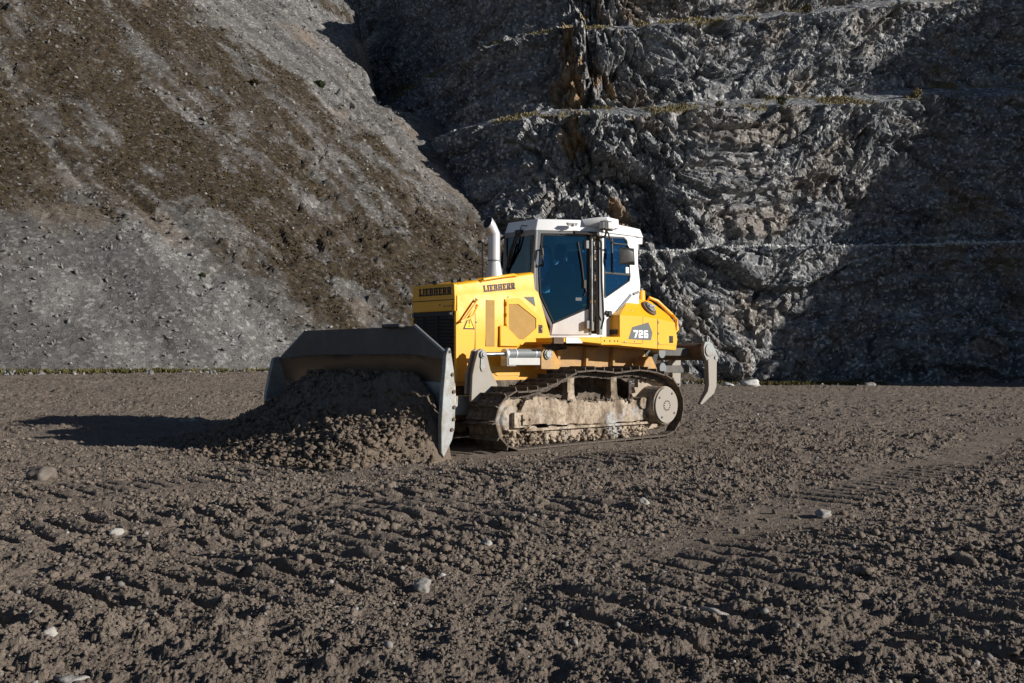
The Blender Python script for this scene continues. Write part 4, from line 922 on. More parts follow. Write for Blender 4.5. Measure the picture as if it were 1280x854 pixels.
# ---- blade
ZP = [(0.06, .10), (.03, .16), (-.03, .30), (-.085, .50), (-.11, .70), (-.10, .90), (-.06, 1.08), (-.0, 1.22)]
bm_ = MB()
ys_ = np.linspace(-1.72, 1.72, 15); secs = []
for y_ in ys_:
    t = abs(y_) / 1.72; kick = .05 * max(0, (t - .62) / .38) ** 1.2 - .037 * y_; dropz = -.07 * max(0, (t - .66) / .34)
    fr_ = [(3.18 + a + kick, y_, b + (dropz * (b / 1.22))) for a, b in ZP]
    bk_ = [(3.18 + a + kick - .05, y_, b + (dropz * (b / 1.22))) for a, b in ZP][::-1]
    secs.append(fr_ + bk_)
bm_.loft(secs)
blade = bm_.build('blade', 'mold', dz, .004)
m = MB()
lo_, hi_ = [], []
for y_, zt in ((-1.72, 1.16), (-1.15, 1.545), (0, 1.55), (1.10, 1.56), (1.72, 1.215)):
    t = abs(y_) / 1.72; kick = .05 * max(0, (t - .62) / .38) ** 1.2 - .037 * y_; zb = 1.215 - .07 * max(0, (t - .66) / .34)
    lo_.append((3.185 + kick, y_, zb)); hi_.append((3.185 + kick + (zt - zb) * .03, y_, max(zt, zb + .012)))
m.loft([[a, b, (b[0] - .04, b[1], b[2]), (a[0] - .04, a[1], a[2])] for a, b in zip(lo_, hi_)])
m.build('spill_guard', 'darksteel', blade, .006)
m = MB(); q = [(hi_[3][0] - .02, hi_[3][1] + .0, hi_[3][2] + .004), (hi_[4][0] - .02, hi_[4][1], hi_[4][2] + .004)]; m.tube(q, .024, 6); q = [(hi_[1][0] - .02, hi_[1][1], hi_[1][2] + .004), (hi_[0][0] - .02, hi_[0][1], hi_[0][2] + .004)]; m.tube(q, .02, 6); m.build('worn_top_edge', 'steel', blade, 0)
m = MB(); m.box((3.22, .78, 1.565), (.10, .36, .05)); m.build('guard_cap', 'darksteel', blade, .02)
m = MB(); m.loft([[(a + .0 - .037 * y_, y_, b) for a, b in [(3.22, .10), (3.16, .20), (3.19, .30), (3.25, .14), (3.275, .02), (3.24, .02)]] for y_ in (-1.74, 1.74)]); m.build('cutting_edge', 'steel', blade, .006)
for sg in (1, -1):
    m = MB(); m.prism([(3.245, .02), (3.285, .08), (3.285, .42), (3.255, .80), (3.225, 1.06), (3.215, 1.21), (3.18, 1.28), (3.165, 1.295), (3.145, 1.28), (3.09, 1.02), (3.07, .60), (3.08, .36), (3.12, .22)] if sg > 0 else [(3.26, .05), (3.36, .10), (3.50, .62), (3.49, .72), (3.40, 1.10), (3.38, 1.17), (3.30, 1.20), (3.13, 1.20), (3.08, 1.02), (3.06, .60), (3.075, .38), (3.12, .22)], 'y', sg * 1.72, sg * 1.785)
    ep = m.build('end_plate', 'steel', blade, .008)
    m = MB()
    for x_, z_ in ((3.12, .98), (3.10, .78), (3.095, .60), (3.10, .46), (3.13, .34)): m.cyl((x_, sg * 1.785, z_), (x_, sg * 1.80, z_), .022, seg=8)
    m.build('bolt', 'rust', blade, 0)
    m = MB(); m.cyl((3.16, sg * 1.75, 1.245), (3.16, sg * 1.79, 1.245), .02, seg=10); m.build('lifting_eye', 'black', blade, 0)
# push frame behind the blade
m = MB()
for sg in (-1, 1):
    m.box((2.45, sg * .50, .55), (1.35, .16, .26)); m.box((3.0, sg * 1.15, .72), (.16, .9, .34)); m.box((2.86, sg * 1.30, .72), (.30, .14, .30))
    m.hull([(3.08, sg * .55, .4), (3.08, sg * .55, .9), (2.3, sg * .5, .45), (2.3, sg * .5, .65), (3.08, sg * .4, .4), (3.08, sg * .4, .9), (2.3, sg * .42, .45), (2.3, sg * .42, .65)])
m.box((3.0, 0, .72), (.18, 1.4, .5))
pf = m.build('push_frame', 'steel', dz, .015)
m = MB(); m.cyl((2.98, 1.38, .78), (2.72, 1.20, .50), .10); m.build('tilt_cylinder', 'cyl', pf, .006)
# lift cylinder and its lever, both sides
for sg in (1, -1):
    y0 = sg * .68
    m = MB(); m.cyl((1.24, y0, 1.232), (.62, y0, 1.240), .066, seg=24); m.cyl((.62, y0, 1.24), (.50, y0, 1.24), .05, seg=20); lc = m.build('lift_cylinder', 'cyl', dz, .008)
    m = MB(); m.cyl((1.74, y0, 1.222), (1.24, y0, 1.232), .03, seg=16); m.build('piston_rod', 'chrome', lc, 0)
    m = MB(); m.cyl((1.27, y0, 1.231), (1.225, y0, 1.232), .074, seg=24); m.cyl((1.09, y0, 1.234), (1.07, y0, 1.234), .071, seg=24); m.cyl((.72, y0, 1.239), (.70, y0, 1.239), .071, seg=24); m.build('cylinder_band', 'silver', lc, .002)
    m = MB(); m.box((.93, y0 - sg * .01, 1.128), (.60, .12, .10)); m.box((1.16, y0 - sg * .03, 1.12), (.17, .13, .11)); m.build('cylinder_guard', 'offwhite', lc, .006)
    m = MB(); m.prism([(1.80, 1.27), (1.74, 1.30), (1.66, 1.27), (1.63, 1.18), (1.58, 1.02), (1.45, .82), (1.5, .6), (1.92, .6), (1.90, .95), (1.86, 1.10)], 'y', y0 + sg * .02, y0 + sg * .07)
    m.prism([(1.80, 1.27), (1.74, 1.30), (1.68, 1.27), (1.66, 1.18), (1.64, 1.02), (1.66, .7), (1.92, .7), (1.90, .95)], 'y', y0 - sg * .08, y0 - sg * .04)
    lv = m.build('lift_lever', 'dustyplate', dz, .008)
    m = MB(); m.cyl((1.73, y0 - sg * .09, 1.222), (1.73, y0 + sg * .10, 1.222), .05); m.cyl((1.73, y0 + sg * .10, 1.222), (1.73, y0 + sg * .115, 1.222), .03); m.prism([(1.76, 1.21), (1.70, 1.21), (1.69, 1.05), (1.72, 1.0), (1.75, 1.0), (1.77, 1.05)], 'y', y0 + sg * .071, y0 + sg * .085); m.build('pivot_pin', 'steel', lv, .004)

# ---- tracks
TP = [(1.50, -.02), (-1.50, .02), (-1.66, .05), (-1.80, .13), (-1.915, .25), (-1.965, .40), (-1.955, .56), (-1.88, .70), (-1.76, .82), (-1.60, .90), (-1.40, .945), (-1.15, .985), (-.93, 1.0), (-.70, .985), (-.45, .965), (-.20, .985), (.05, 1.0), (.35, .985), (.55, .92), (.80, .83), (1.05, .765), (1.25, .735), (1.45, .73), (1.60, .72), (1.74, .66), (1.85, .56), (1.90, .43), (1.89, .28), (1.82, .14), (1.70, .04)]
TP = np.array(TP); TP = np.concatenate([TP, TP[:1]])
dd = np.concatenate([[0], np.cumsum(np.hypot(*np.diff(TP, axis=0).T))]); NS = 45
def tpt(s):
    s = s % dd[-1]; return np.array([np.interp(s, dd, TP[:, 0]), np.interp(s, dd, TP[:, 1])])
def shoe_mesh():
    m = MB(); p = dd[-1] / NS
    m.box((0, 0, 0), (p * .98, .56, .022))
    m.prism([(-p * .48, .0), (-p * .36, .0), (-p * .40, .062), (-p * .46, .062)], 'y', -.28, .28)
    m.box((p * .42, 0, .008), (p * .12, .56, .02))
    for y_ in (-.10, .10):
        m.hull([(-p * .62, y_ - .02, -.03), (-p * .62, y_ - .02, -.075), (p * .40, y_ - .025, -.012), (p * .40, y_ - .025, -.085), (-p * .62, y_ + .02, -.03), (-p * .62, y_ + .02, -.075), (p * .40, y_ + .025, -.012), (p * .40, y_ + .025, -.085), (-p * .1, y_ + .02, -.10), (-p * .1, y_ - .02, -.10)])
        for x_ in (-.03, .04): m.cyl((x_, y_ * 1.0, .01), (x_, y_, .03), .018, seg=6)
    m.cyl((-p * .5, -.13, -.05), (-p * .5, .13, -.05), .026, seg=10)
    return m
proto = shoe_mesh().build('track_shoe', 'trackd', None, .004)
def rim_mesh(kind):
    """outer edge of a shoe: the pale, dust-rubbed end that catches the light"""
first = True
for sg in (1, -1):
    m = MB()
    cs = [tpt(i * dd[-1] / 120) for i in range(120)]
    secs_ = []
    for i, c in enumerate(cs):
        t_ = cs[(i + 1) % 120] - cs[i - 1]; t_ /= np.hypot(*t_); n_ = np.array([t_[1], -t_[0]])
        n_ = -n_ if n_ @ (c - np.array([np.clip(c[0], -1.4, 1.4), .45])) > 0 else n_
        a_, b_ = c + n_ * .022, c + n_ * (.085 if i % 3 else .06)
        secs_.append([(a_[0], sg * .94 - .115, a_[1]), (a_[0], sg * .94 + .115, a_[1]), (b_[0], sg * .94 + .115, b_[1]), (b_[0], sg * .94 - .115, b_[1])])
    m.loft(secs_ + [secs_[0]], cap=False); bmesh.ops.remove_doubles(m.bm, verts=m.bm.verts[:], dist=1e-5)
    tk = m.build('track', 'link', dz, 0)
    for i in range(NS):
        s0 = (i + .35) * dd[-1] / NS; c = tpt(s0); t_ = tpt(s0 + .02) - tpt(s0 - .02); t_ /= np.hypot(*t_)
        n_ = np.array([-t_[1], t_[0]]); n_ = n_ if n_ @ (c - np.array([np.clip(c[0], -1.4, 1.4), .45])) > 0 else -n_
        o = proto if first else proto.copy()
        if not first: COL.objects.link(o)
        first = False; o.parent = tk
        mt = Matrix(((t_[0], 0, n_[0], c[0]), (0, 1, 0, sg * .94), (t_[1], 0, n_[1], c[1]), (0, 0, 0, 1)))
        if mt.to_3x3().determinant() < 0: mt = mt @ Matrix.Diagonal((-1, 1, 1, 1))
        o.matrix_local = mt
    # track frame with its guards, wheels and rollers
    Y = lambda v: sg * v
    m = MB(); m.prism([(1.36, .30), (1.40, .46), (1.30, .60), (1.12, .66), (.85, .64), (.60, .60), (-.95, .56), (-1.18, .52), (-1.26, .42), (-1.22, .27), (0, .24)], 'y', Y(.74), Y(1.13))
    m.rough(4, .06, 5, 9); tf = m.build('track_frame', 'mud', dz, 0, angle=60)
    m = MB(); m.box((.05, Y(1.13), .225), (2.5, .05, .03)); m.prism([(1.15, .22), (-1.2, .22), (-1.2, .19), (-.95, .19), (-.85, .09), (-.45, .09), (-.40, .17), (-.10, .17), (-.05, .08), (.62, .07), (.70, .17), (1.0, .17)], 'y', Y(1.06), Y(1.09)); m.rough(1, .012, 12, 4); m.build('roller_guard', 'mud', tf, 0, angle=60)
    for k in range(7):
        x_ = -1.12 + k * .37
        m = MB(); m.cyl((x_, Y(.82), .145), (x_, Y(1.06), .145), .10, seg=22); m.cyl((x_, Y(1.02), .145), (x_, Y(1.07), .145), .125, seg=22); m.cyl((x_, Y(1.06), .145), (x_, Y(1.10), .145), .055, seg=14); m.build('track_roller', 'link', tf, .006)
    m = MB(); c_ = (1.48, .355)
    m.cyl((c_[0], Y(.84), c_[1]), (c_[0], Y(1.04), c_[1]), .30, seg=40); m.cyl((c_[0], Y(.87), c_[1]), (c_[0], Y(.90), c_[1]), .35, seg=40); m.cyl((c_[0], Y(.98), c_[1]), (c_[0], Y(1.03), c_[1]), .335, seg=40); m.cyl((c_[0], Y(1.03), c_[1]), (c_[0], Y(1.07), c_[1]), .22, .18, seg=30); m.build('idler_wheel', 'mud', tf, .01)
    m = MB(); m.box((1.36, Y(1.09), .36), (.30, .10, .20)); m.box((1.30, Y(1.12), .36), (.16, .09, .14)); m.hull([(1.2, Y(1.05), .26), (1.2, Y(1.14), .26), (1.46, Y(1.13), .28), (1.2, Y(1.05), .48), (1.2, Y(1.14), .48), (1.42, Y(1.13), .45), (1.46, Y(1.05), .4)]); m.rough(2, .012, 14, 5); m.build('idler_bearing', 'mud', tf, 0, angle=60)
    m = MB()
    for dx_ in (-.06, .05): m.cyl((1.32 + dx_, Y(1.16), .36), (1.32 + dx_, Y(1.178), .36), .018, seg=6)
    m.build('bolt', 'rust', tf, 0)
    rs_ = np.random.RandomState(8); n_c = 420
    cx_ = rs_.uniform(-1.15, 1.35, n_c); cy_ = rs_.uniform(.76, 1.14, n_c); cz_ = np.interp(cx_, [-1.25, -1.18, -.95, .60, .85, 1.12, 1.30, 1.40], [.45, .52, .56, .60, .64, .66, .60, .46])
    v_, f_ = scatter(sh1, np.stack([cx_, cy_ * sg, cz_ - .012], -1), .012 * 4 ** (rs_.uniform(0, 1, n_c) ** 2), rs_, .2)
    tag(np_mesh('caked_soil', v_, f_, M['clod'], parent=tf), kind='stuff')
    n_c = 700; cx_ = rs_.uniform(-1.25, 1.62, n_c); cz_ = np.where(rs_.uniform(0, 1, n_c) < .6, rs_.uniform(.06, .20, n_c), rs_.uniform(.03, .08, n_c))
    v_, f_ = scatter(sh1, np.stack([cx_, sg * rs_.uniform(1.00, 1.12, n_c), cz_], -1), .012 * 4.2 ** (rs_.uniform(0, 1, n_c) ** 1.6), rs_, .3)
    tag(np_mesh('packed_mud', v_, f_, M['mud'], parent=tf), kind='stuff')
    # sprocket
    m = MB(); sc_ = (-1.45, .475)
    pr = []
    for i in range(46):
        a = i * 6.28318 / 46; rr = .43 if i % 2 else .36; pr.append((sc_[0] + rr * math.cos(a), sc_[1] + rr * math.sin(a)))
    m.prism(pr, 'y', Y(.90), Y(.96)); m.build('sprocket', 'link', tf, .004)
    m = MB(); m.cyl((sc_[0], Y(.80), sc_[1]), (sc_[0], Y(1.28), sc_[1]), .285, seg=48); hb = m.build('final_drive_hub', 'mud', tf, .012)
    m = MB(); m.cyl((sc_[0], Y(1.27), sc_[1]), (sc_[0], Y(1.305), sc_[1]), .262, seg=48); m.cyl((sc_[0], Y(1.30), sc_[1]), (sc_[0], Y(1.309), sc_[1]), .085, seg=30); m.build('hub_cover', 'dustyplate', tf, .006)
    m = MB()
    for k in range(12): a = k * .5236; m.cyl((sc_[0] + .068 * math.cos(a), Y(1.308), sc_[1] + .068 * math.sin(a)), (sc_[0] + .068 * math.cos(a), Y(1.316), sc_[1] + .068 * math.sin(a)), .010, seg=6)
    for k in range(4): a = k * 1.57 + .6; m.cyl((sc_[0] + .21 * math.cos(a), Y(1.304), sc_[1] + .21 * math.sin(a)), (sc_[0] + .21 * math.cos(a), Y(1.312), sc_[1] + .21 * math.sin(a)), .018, seg=8)
    m.build('bolt', 'rust', tf, 0)
    m = MB(); m.cyl((-1.08, Y(.9), .52), (-1.08, Y(1.17), .52), .085, seg=20); m.rough(1, .01, 10, 3); m.build('bump_stop', 'mud', tf, 0, angle=60)
    # carrier rollers on posts
    for x_ in (.35, -.55):
        m = MB(); m.box((x_ + .02, Y(1.02), .72), (.13, .10, .36)); m.hull([(x_ - .10, Y(.98), .5), (x_ + .14, Y(.98), .5), (x_ - .10, Y(1.1), .5), (x_ + .14, Y(1.1), .5), (x_ - .03, Y(.98), .70), (x_ + .08, Y(.98), .70), (x_ - .03, Y(1.08), .70), (x_ + .08, Y(1.08), .70)]); m.rough(2, .014, 12, 6); m.build('roller_post', 'mud', tf, 0, angle=60)
        m = MB(); m.cyl((x_ + .0, Y(.80), .80), (x_ + .0, Y(.97), .80), .085, seg=22); m.cyl((x_, Y(.93), .80), (x_, Y(.97), .80), .105, seg=22); m.build('carrier_roller', 'rust', tf, .006)

# ---- ripper
m = MB(); m.cyl((-3.24, -.85, 1.285), (-3.24, .72, 1.285), .145, seg=8)
rp = m.build('ripper', 'rust', dz, .012)
m = MB()
for sg in (-1, 1):
    m.box((-2.62, sg * .38, 1.28), (1.1, .12, .13)); m.box((-2.6, sg * .38, 1.0), (1.1, .10, .12)); m.hull([(-2.0, sg * .34, .85), (-2.0, sg * .46, .85), (-2.0, sg * .34, 1.34), (-2.0, sg * .46, 1.34), (-2.2, sg * .34, .95), (-2.2, sg * .46, .95), (-2.2, sg * .34, 1.3), (-2.2, sg * .46, 1.3)])
m.build('ripper_linkage', 'darksteel', rp, .01)
m = MB(); m.cyl((-2.20, -.60, 1.26), (-2.20, .60, 1.26), .07); m.cyl((-2.20, .52, 1.26), (-2.20, .62, 1.26), .085); m.cyl((-2.22, -.60, 1.02), (-2.22, .60, 1.02), .06); m.cyl((-2.22, .52, 1.02), (-2.22, .62, 1.02), .085); m.build('linkage_pin', 'cyl', rp, .006)
m = MB(); m.tube([(-1.96, .62, 1.15), (-1.84, .62, 1.0)], .04); m.hull([(-1.80, .6, 1.2), (-1.95, .6, .9), (-2.05, .6, 1.25), (-1.80, .66, 1.2), (-1.95, .66, .9), (-2.05, .66, 1.25), (-1.8, .62, .92)]); m.build('rear_bracket', 'black', rp, .006)
for y0 in (-.75, 0, .74):
    m = MB()
    if abs(y0) > .1:
        m.prism([(-3.12, 1.44), (-3.22, 1.455), (-3.32, 1.42), (-3.48, 1.20), (-3.46, 1.13), (-3.40, 1.10), (-3.16, 1.14), (-3.09, 1.24), (-3.08, 1.36)], 'y', y0 - .03, y0 + .03)
        m.cyl((-3.21, y0, 1.31), (-3.21, y0 + math.copysign(.05, y0), 1.31), .10, seg=20); m.cyl((-3.40, y0 - .05, 1.18), (-3.40, y0 + .05, 1.18), .04, seg=14)
        m.tube([(-3.24 + .03 * math.cos(a), y0, 1.49 + .045 * math.sin(a)) for a in np.linspace(0, 6.28, 12)], .012, 6)
        m.build('end_plate', 'steel', rp, .006)
    m = MB(); m.loft([[(-3.18, y0 - .045, 1.16), (-3.18, y0 + .045, 1.16), (-3.42, y0 + .045, 1.16), (-3.42, y0 - .045, 1.16)], [(-3.20, y0 - .045, .74), (-3.20, y0 + .045, .74), (-3.41, y0 + .045, .72), (-3.41, y0 - .045, .72)], [(-3.17, y0 - .045, .64), (-3.17, y0 + .045, .64), (-3.34, y0 + .045, .60), (-3.34, y0 - .045, .60)], [(-2.98, y0 - .03, .44), (-2.98, y0 + .03, .44), (-3.03, y0 + .03, .42), (-3.03, y0 - .03, .42)]])
    m.build('shank', 'dustyplate', rp, .008)

# ---- operator in the cab
def person_mesh():
    J = [(-.50, 0, 2.10), (-.54, 0, 2.28), (-.58, 0, 2.48), (-.58, 0, 2.60), (-.55, 0, 2.68),                      # hips, waist, chest, neck, head base
         (-.56, .19, 2.54), (-.46, .27, 2.30), (-.24, .30, 2.20), (-.56, -.19, 2.54), (-.46, -.27, 2.30), (-.24, -.30, 2.20),
         (-.44, .10, 2.08), (-.08, .14, 2.10), (.02, .14, 1.72), (.12, .14, 1.62), (-.44, -.10, 2.08), (-.08, -.14, 2.10), (.02, -.14, 1.72), (.12, -.14, 1.62)]
    Ed = [(0, 1), (1, 2), (2, 3), (3, 4), (2, 5), (5, 6), (6, 7), (2, 8), (8, 9), (9, 10), (0, 11), (11, 12), (12, 13), (13, 14), (0, 15), (15, 16), (16, 17), (17, 18)]
    Rr = [.15, .15, .17, .065, .06, .085, .06, .04, .085, .06, .04, .10, .075, .055, .045, .10, .075, .055, .045]
    me = bpy.data.meshes.new('person'); me.from_pydata(J, Ed, []); o = bpy.data.objects.new('person', me); link(o)
    md = o.modifiers.new('skin', 'SKIN'); me.skin_vertices.new() if not me.skin_vertices else None
    for v_, r_ in zip(me.skin_vertices[0].data, Rr): v_.radius = (r_, r_ * .85)
    me.skin_vertices[0].data[0].use_root = True
    o.modifiers.new('sub', 'SUBSURF').levels = 1; o.modifiers['sub'].render_levels = 1
    return o
M['cloth'] = paint('dark_work_jacket', (.09, .10, .13), .9, 0); M['skin'] = paint('skin', (.52, .31, .22), .5, 0); M['hair'] = paint('grey_hair', (.16, .14, .13), .8, 0)
pe = person_mesh(); pe.data.materials.append(M['cloth']); pe.location = dz.location; pe.rotation_euler = dz.rotation_euler
tag(pe, 'seated machine operator in dark work clothes behind the blue tinted cab door glass', 'person')
m = MB(); r = bmesh.ops.create_uvsphere(m.bm, u_segments=24, v_segments=18, radius=1)
for v_ in r['verts']:
    x_, y_, z_ = v_.co
    zz_ = z_ * .125; xx_ = x_ * (.10 if z_ > -.3 else .10 * (1 - .18 * (-z_ - .3))); yy_ = y_ * .078 * (1 if z_ > -.2 else 1 + .3 * (z_ + .2))
    if x_ > .9 and -.35 < z_ < .05: xx_ += .028 * (1 - abs(z_ + .15) * 4)          # nose
    if x_ > .75 and .05 < z_ < .3 and .2 < abs(y_) < .6: xx_ -= .010                # eye sockets
    v_.co = Vector((-.52 + xx_, yy_, 2.775 + zz_))
for s_ in (-1, 1): m.hull([(-.53, s_ * .074, 2.80), (-.50, s_ * .074, 2.76), (-.55, s_ * .09, 2.81), (-.53, s_ * .09, 2.75), (-.56, s_ * .076, 2.77)])
hd = m.build('head', 'skin', pe, 0, angle=80)
m = MB(); r = bmesh.ops.create_uvsphere(m.bm, u_segments=20, v_segments=14, radius=1)
for v_ in r['verts']:
    x_, y_, z_ = v_.co; v_.co = Vector((-.535 + x_ * .10, y_ * .085, 2.80 + (z_ * .115 if z_ > 0 else z_ * .05)))
m.hull([(-.44, -.05, 2.72), (-.44, .05, 2.72), (-.43, 0, 2.66), (-.47, -.06, 2.68), (-.47, .06, 2.68), (-.50, 0, 2.655)]); m.build('hair', 'hair', pe, 0, angle=80)
for s_ in (1, -1):
    m = MB(); m.hull([(-.25, s_ * .28, 2.24), (-.25, s_ * .33, 2.24), (-.16, s_ * .275, 2.245), (-.16, s_ * .335, 2.245), (-.25, s_ * .28, 2.20), (-.16, s_ * .335, 2.205), (-.25, s_ * .33, 2.2), (-.16, s_ * .275, 2.205)])
    for k in range(4): y_ = s_ * (.283 + k * .016); L_ = (.06, .07, .075, .065)[k]; m.tube([(-.165, y_, 2.235), (-.165 + L_ * .6, y_, 2.245), (-.165 + L_, y_, 2.215), (-.165 + L_ * .8, y_, 2.19)], .008, 6)
    m.tube([(-.22, s_ * .28, 2.225), (-.18, s_ * .255, 2.225), (-.14, s_ * .26, 2.21)], .009, 6); m.build('hand', 'skin', pe, .003)

# ---- heap of soil in front of the blade
gx = np.arange(2.9, 6.6, .022); gy = np.arange(-4.2, 3.9, .022); GX, GY = np.meshgrid(gx, gy); GX = GX.astype(np.float32); GY = GY.astype(np.float32)
WXX = D0[0] + GX * FW[0] + GY * LF[0]; WYY = D0[1] + GX * FW[1] + GY * LF[1]
def heap_h(x, y):
    ne = sst(.2, 1.5, y); yc = np.clip(y, -.80, .95); d = np.hypot((x - 3.22 + .09 * ne) * (1 + .45 * ne * sst(4.2, 3.5, x)), (y - yc) * np.where(y < 0, .62, .85))
    d = d * (1 + .10 * fbm(x * .9, y * .9, o=3, k=300))
    h = np.interp(d, [0, .15, .35, .65, 1.0, 1.35, 1.6, 2.2, 9], [1.02, .98, .80, .50, .27, .11, .0, -.25, -4])
    h = h - 1.1 * np.clip(y - 1.45, 0, 9) * sst(.7, -.1, x - 3.9)
    wing = sst(1.72, 1.9, np.abs(y)); h = h - wing * 3.0 * np.clip(3.42 - x, 0, 9) - sst(3.12, 3.0, x) * 1.2
    return h
hh = heap_h(GX, GY)
r_ = .10 * fbm(GX * 2.2, GY * 2.2, o=6, k=310, g=.62) + (.02 + .05 * sst(.7, .3, hh)) * facets(GX * 6, GY * 6, hh * 6, 312, 1.5) + .04 * facets(GX * 11, GY * 11, hh * 11, 314, 1.5) + .025 * facets(GX * 20, GY * 20, hh * 20, 318, 1.5)
zt = ground_base(WXX, WYY) + hh + r_ * sst(-.15, .35, hh) - .02
keep = hh.ravel() > -.14
f = grid_faces(*GX.shape); f = f[keep[f].all(1)]
v = np.stack([GX, GY, zt], -1).reshape(-1, 3)
used_ = np.unique(f); mp = np.full(len(v), -1); mp[used_] = np.arange(len(used_)); v = v[used_]; f = mp[f]
rs = np.random.RandomState(5); n = 26000
x = rs.uniform(3.15, 5.9, n); y = rs.uniform(-3.9, 3.4, n); h_ = heap_h(x, y); low = sst(.75, .2, h_)
k = (h_ > -.14 * rs.uniform(0, 1, n) ** 2) & (rs.uniform(0, 1, n) < .22 + .78 * low) & (y < 1.70 + 1.0 * np.clip(x - 3.30, 0, .8)); x, y, h_ = x[k], y[k], h_[k]
wx_ = D0[0] + x * FW[0] + y * LF[0]; wy_ = D0[1] + x * FW[1] + y * LF[1]
s = .007 * 7.5 ** (rs.uniform(0, 1, len(x)) ** 2.7)
v2, f2 = scatter(sh1, np.stack([x, y, ground_base(wx_, wy_) + np.maximum(h_, -.0) + .01], -1), s, rs, .2)
ft = np.concatenate([f[:, [0, 1, 2]], f[:, [0, 2, 3]]])
hp = np_mesh('soil_heap', np.concatenate([v, v2]), np.concatenate([ft, f2 + len(v)]), M['pile']); hp.location = dz.location; hp.rotation_euler = dz.rotation_euler
tag(hp, 'heap of crumbly brown soil piled up against the front of the bulldozer blade', 'soil heap')

# ---- single stones that stand out
def lump(name, x, y, size, seed, mat, label, cat='stone', flat=.7, amp=.35, sub=3, sink=.3, group=None, rot=0, asp=(1, 1)):
    v, f = stone_shape(sub, seed, amp, flat, 7); v = v.copy() * size; v[:, 0] *= asp[0]; v[:, 1] *= asp[1]
    o = np_mesh(name, v, f, mat); g = float(ground_h(np.array([x], np.float32), np.array([y], np.float32))[0]) if y < 70 else 0
    o.location = (x, y, g + size * flat * (1 - 2 * sink) * .9); o.rotation_euler = (0, 0, rot)
    return tag(o, label, cat, group)
def rock_mat(name, c, v=.25):
    m, t, b = new_mat(name); n1 = noise(t, 9, 8, .65); n2 = noise(t, 60, 4)
    t.links.new(ramp(t, n1, [(.3, tuple(x * (1 - v) for x in c)), (.7, tuple(min(.8, x * (1 + v)) for x in c))]), b.inputs['Base Color'])
    b.inputs['Roughness'].default_value = .75; bump(t, b, n2, .35, .012); return m
M['pale'] = rock_mat('pale_stone', (.30, .285, .265)); M['brownrock'] = rock_mat('brown_clod', (.125, .104, .088)); M['whiter'] = rock_mat('white_rock', (.46, .46, .45)); M['dkrock'] = rock_mat('grey_stone', (.24, .225, .21))
def gp_(px, py):
    r = Vector(((px - 640) / 1350, 1, -(py - 427) / 1350)); c, s_ = math.cos(R(.976)), math.sin(R(.976)); d = Vector((r.x, c - r.z * s_, s_ + r.z * c)); t = -1.15 / d.z; return d.x * t, d.y * t
STN = [(-1.57, 3.90, .042, 'pale', 'smooth pale stone lying lowest at the near left edge of the dirt', 'stone', .55, (1.5, .9)),
       (-1.85, 4.35, .028, 'pale', 'small whitish stone beside brown lumps at the near left corner', 'stone', .8, (1, 1)),
       (-4.58, 10.5, .13, 'brownrock', 'lone brown rounded boulder on open dirt left of the blade shadow', 'boulder', .85, (1.1, 1)),
       (-2.62, 7.15, .04, 'pale', 'white oval pebble on the left dirt in front of the shadow', 'stone', .7, (1.3, .9)),
       (-.45, 5.45, .05, 'dkrock', 'grey angular stone at the near centre of the dirt', 'stone', .8, (1, 1)),
       (1.04, 8.50, .045, 'pale', 'pale chip of stone on the dirt below the bulldozer tracks', 'stone', .8, (1, .9)),
       (-.16, 6.8, .034, 'pale', 'small pale stone set on rough dirt left of the smooth pass', 'stone', .8, (1.2, 1)),
       (1.77, 4.35, .085, 'brownrock', 'big rough brown clod at the near right among the tread prints', 'clod', .8, (1.3, 1)),
       (2.3, 8.0, .06, 'dkrock', 'grey stone resting on the right side beyond the tread prints', 'stone', .75, (1.2, 1)),
       (.92, 4.95, .055, 'pale', 'light flat stone between the clods on the near right', 'stone', .5, (1.3, 1)),
       (13.0, 58.6, .50, 'whiter', 'large white rock at the foot of the quarry wall', 'rock', .55, (1.5, 1)),
       (11.6, 58.2, .30, 'whiter', 'low white rock beside the ripper at the foot of the hillside', 'rock', .4, (1.8, 1)),
       (20.0, 60.4, .28, 'dkrock', 'dark stone on the verge where the shade of the wall begins', 'rock', .6, (1.5, 1))]
for i, (x, y, sz, mt, lb, ct, fl, asp) in enumerate(STN):
    lump({'stone': 'stone', 'boulder': 'boulder', 'clod': 'clod', 'rock': 'rock'}[ct], x, y, sz, 400 + i * 3, M[mt], lb, ct, fl, .35, 3, .25, None, i * 1.3, asp)

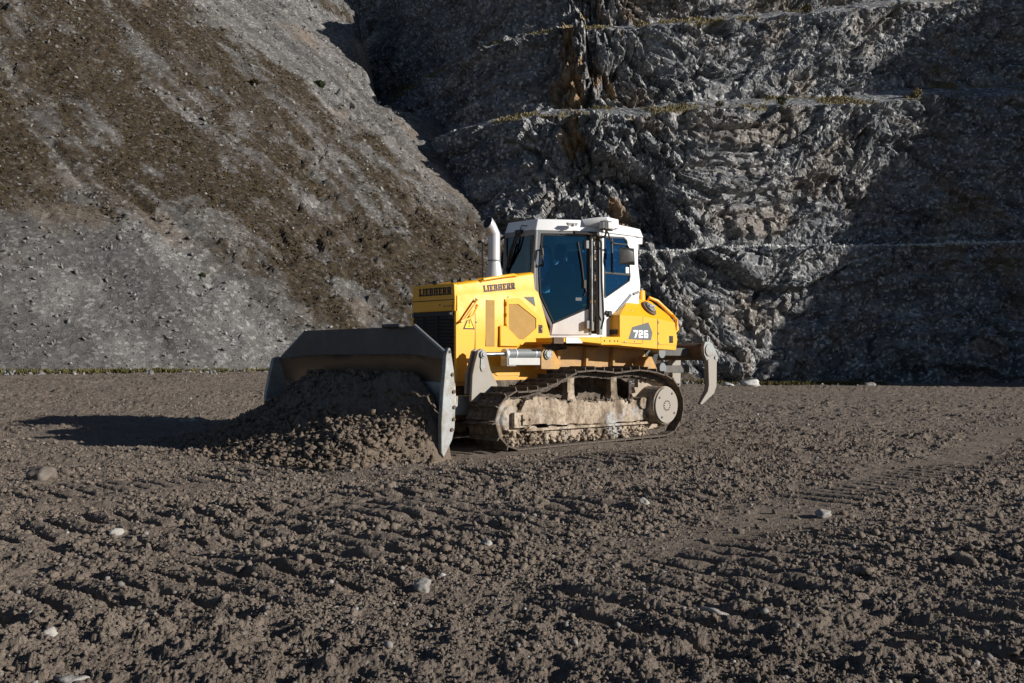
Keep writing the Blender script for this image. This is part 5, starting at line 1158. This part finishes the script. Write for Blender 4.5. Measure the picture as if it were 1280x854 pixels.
# ---- bushes on the slope and the benches
def bush(x, y, z, size, seed, mat, label, cat='bush', n=220):
    r = np.random.RandomState(seed); o = bpy.data.objects.new('bush', None); link(o); o.location = (x, y, z); tag(o, label, cat)
    P = r.normal(size=(n, 3)); P /= np.linalg.norm(P, axis=1)[:, None]; P *= (r.uniform(.3, 1, n) ** .5)[:, None] * np.array([1, 1, .75]) * size
    P *= (1 + .35 * fbm(P[:, 0] * 2 / size, P[:, 1] * 2 / size, P[:, 2] * 2 / size, o=2, k=seed))[:, None]; P[:, 2] += size * .7
    v, f = tufts(P, np.full(n, size * .32), r, 7, .22); np_mesh('leaves', v, f, mat, parent=o)
    m = MB()
    for k in range(7): q = P[r.randint(n)]; m.tube([(0, 0, -.1), tuple(q * .5 + r.normal(0, .03, 3)), tuple(q)], .018 * size * 1.5, 5)
    m.build('stem', 'rust', o, 0)
M['bush'] = leaf_mat('dark_green_leaves', [(.025, .035, .015), (.045, .06, .022), (.06, .07, .03)])
def on_slope(x, y): return float(slope_h(np.array([x], np.float32), np.array([y], np.float32))[0])
bush(-13.4, 74.5, on_slope(-13.4, 74.5) - .1, .42, 3, M['bush'], 'dark green bush on the slope just below the gully rim')
bush(-16.3, 68, on_slope(-16.3, 68) - .1, .3, 4, M['heath'], 'small brown bush high on the heath slope')
bush(-13.5, 47.0, on_slope(-13.5, 47.0) - .05, .16, 6, M['bush'], 'tiny dark shrub low on the pale scree')
def bench_pt(px, tier):
    a = {2: cl[4], 3: cl[6], 1: cl[2]}[tier]; j = np.argmin(np.abs(tv - (a + .5))); i = np.argmin(np.abs(WX[:, j] / WY[:, j] - (px - 640) / 1350) + 99 * (WX[:, j] < -8)); return float(WX[i, j]), float(WY[i, j]), float(WZ[i, j])
for k, (px, tier, sz, mt, lb) in enumerate(((978, 2, .38, 'bush', 'green shrub on the middle rock ledge right of centre'), (1148, 2, .42, 'drygrass', 'dry yellowish shrub on the middle ledge near the right edge'), (900, 2, .28, 'heath', 'small russet shrub on the middle ledge above the cab'), (1010, 3, .4, 'heath', 'dry brown shrub on the upper ledge near the top'), (800, 3, .35, 'drygrass', 'straw coloured shrub on the upper ledge above the cab'))):
    bush(*bench_pt(px, tier), sz, 30 + k, M[mt], lb, n=110)

for o in [o for o in COL.objects if o.name.split('.')[0] in ('bolt', 'door_hinge', 'cylinder_band', 'mounting_bracket', 'pillar_rod', 'rear_lamp', 'small_sticker', 'lamp_lens', 'linkage_pin', 'window_bar', 'quarter_trim', 'hood_fitting', 'worn_top_edge')]:
    split_islands(o)
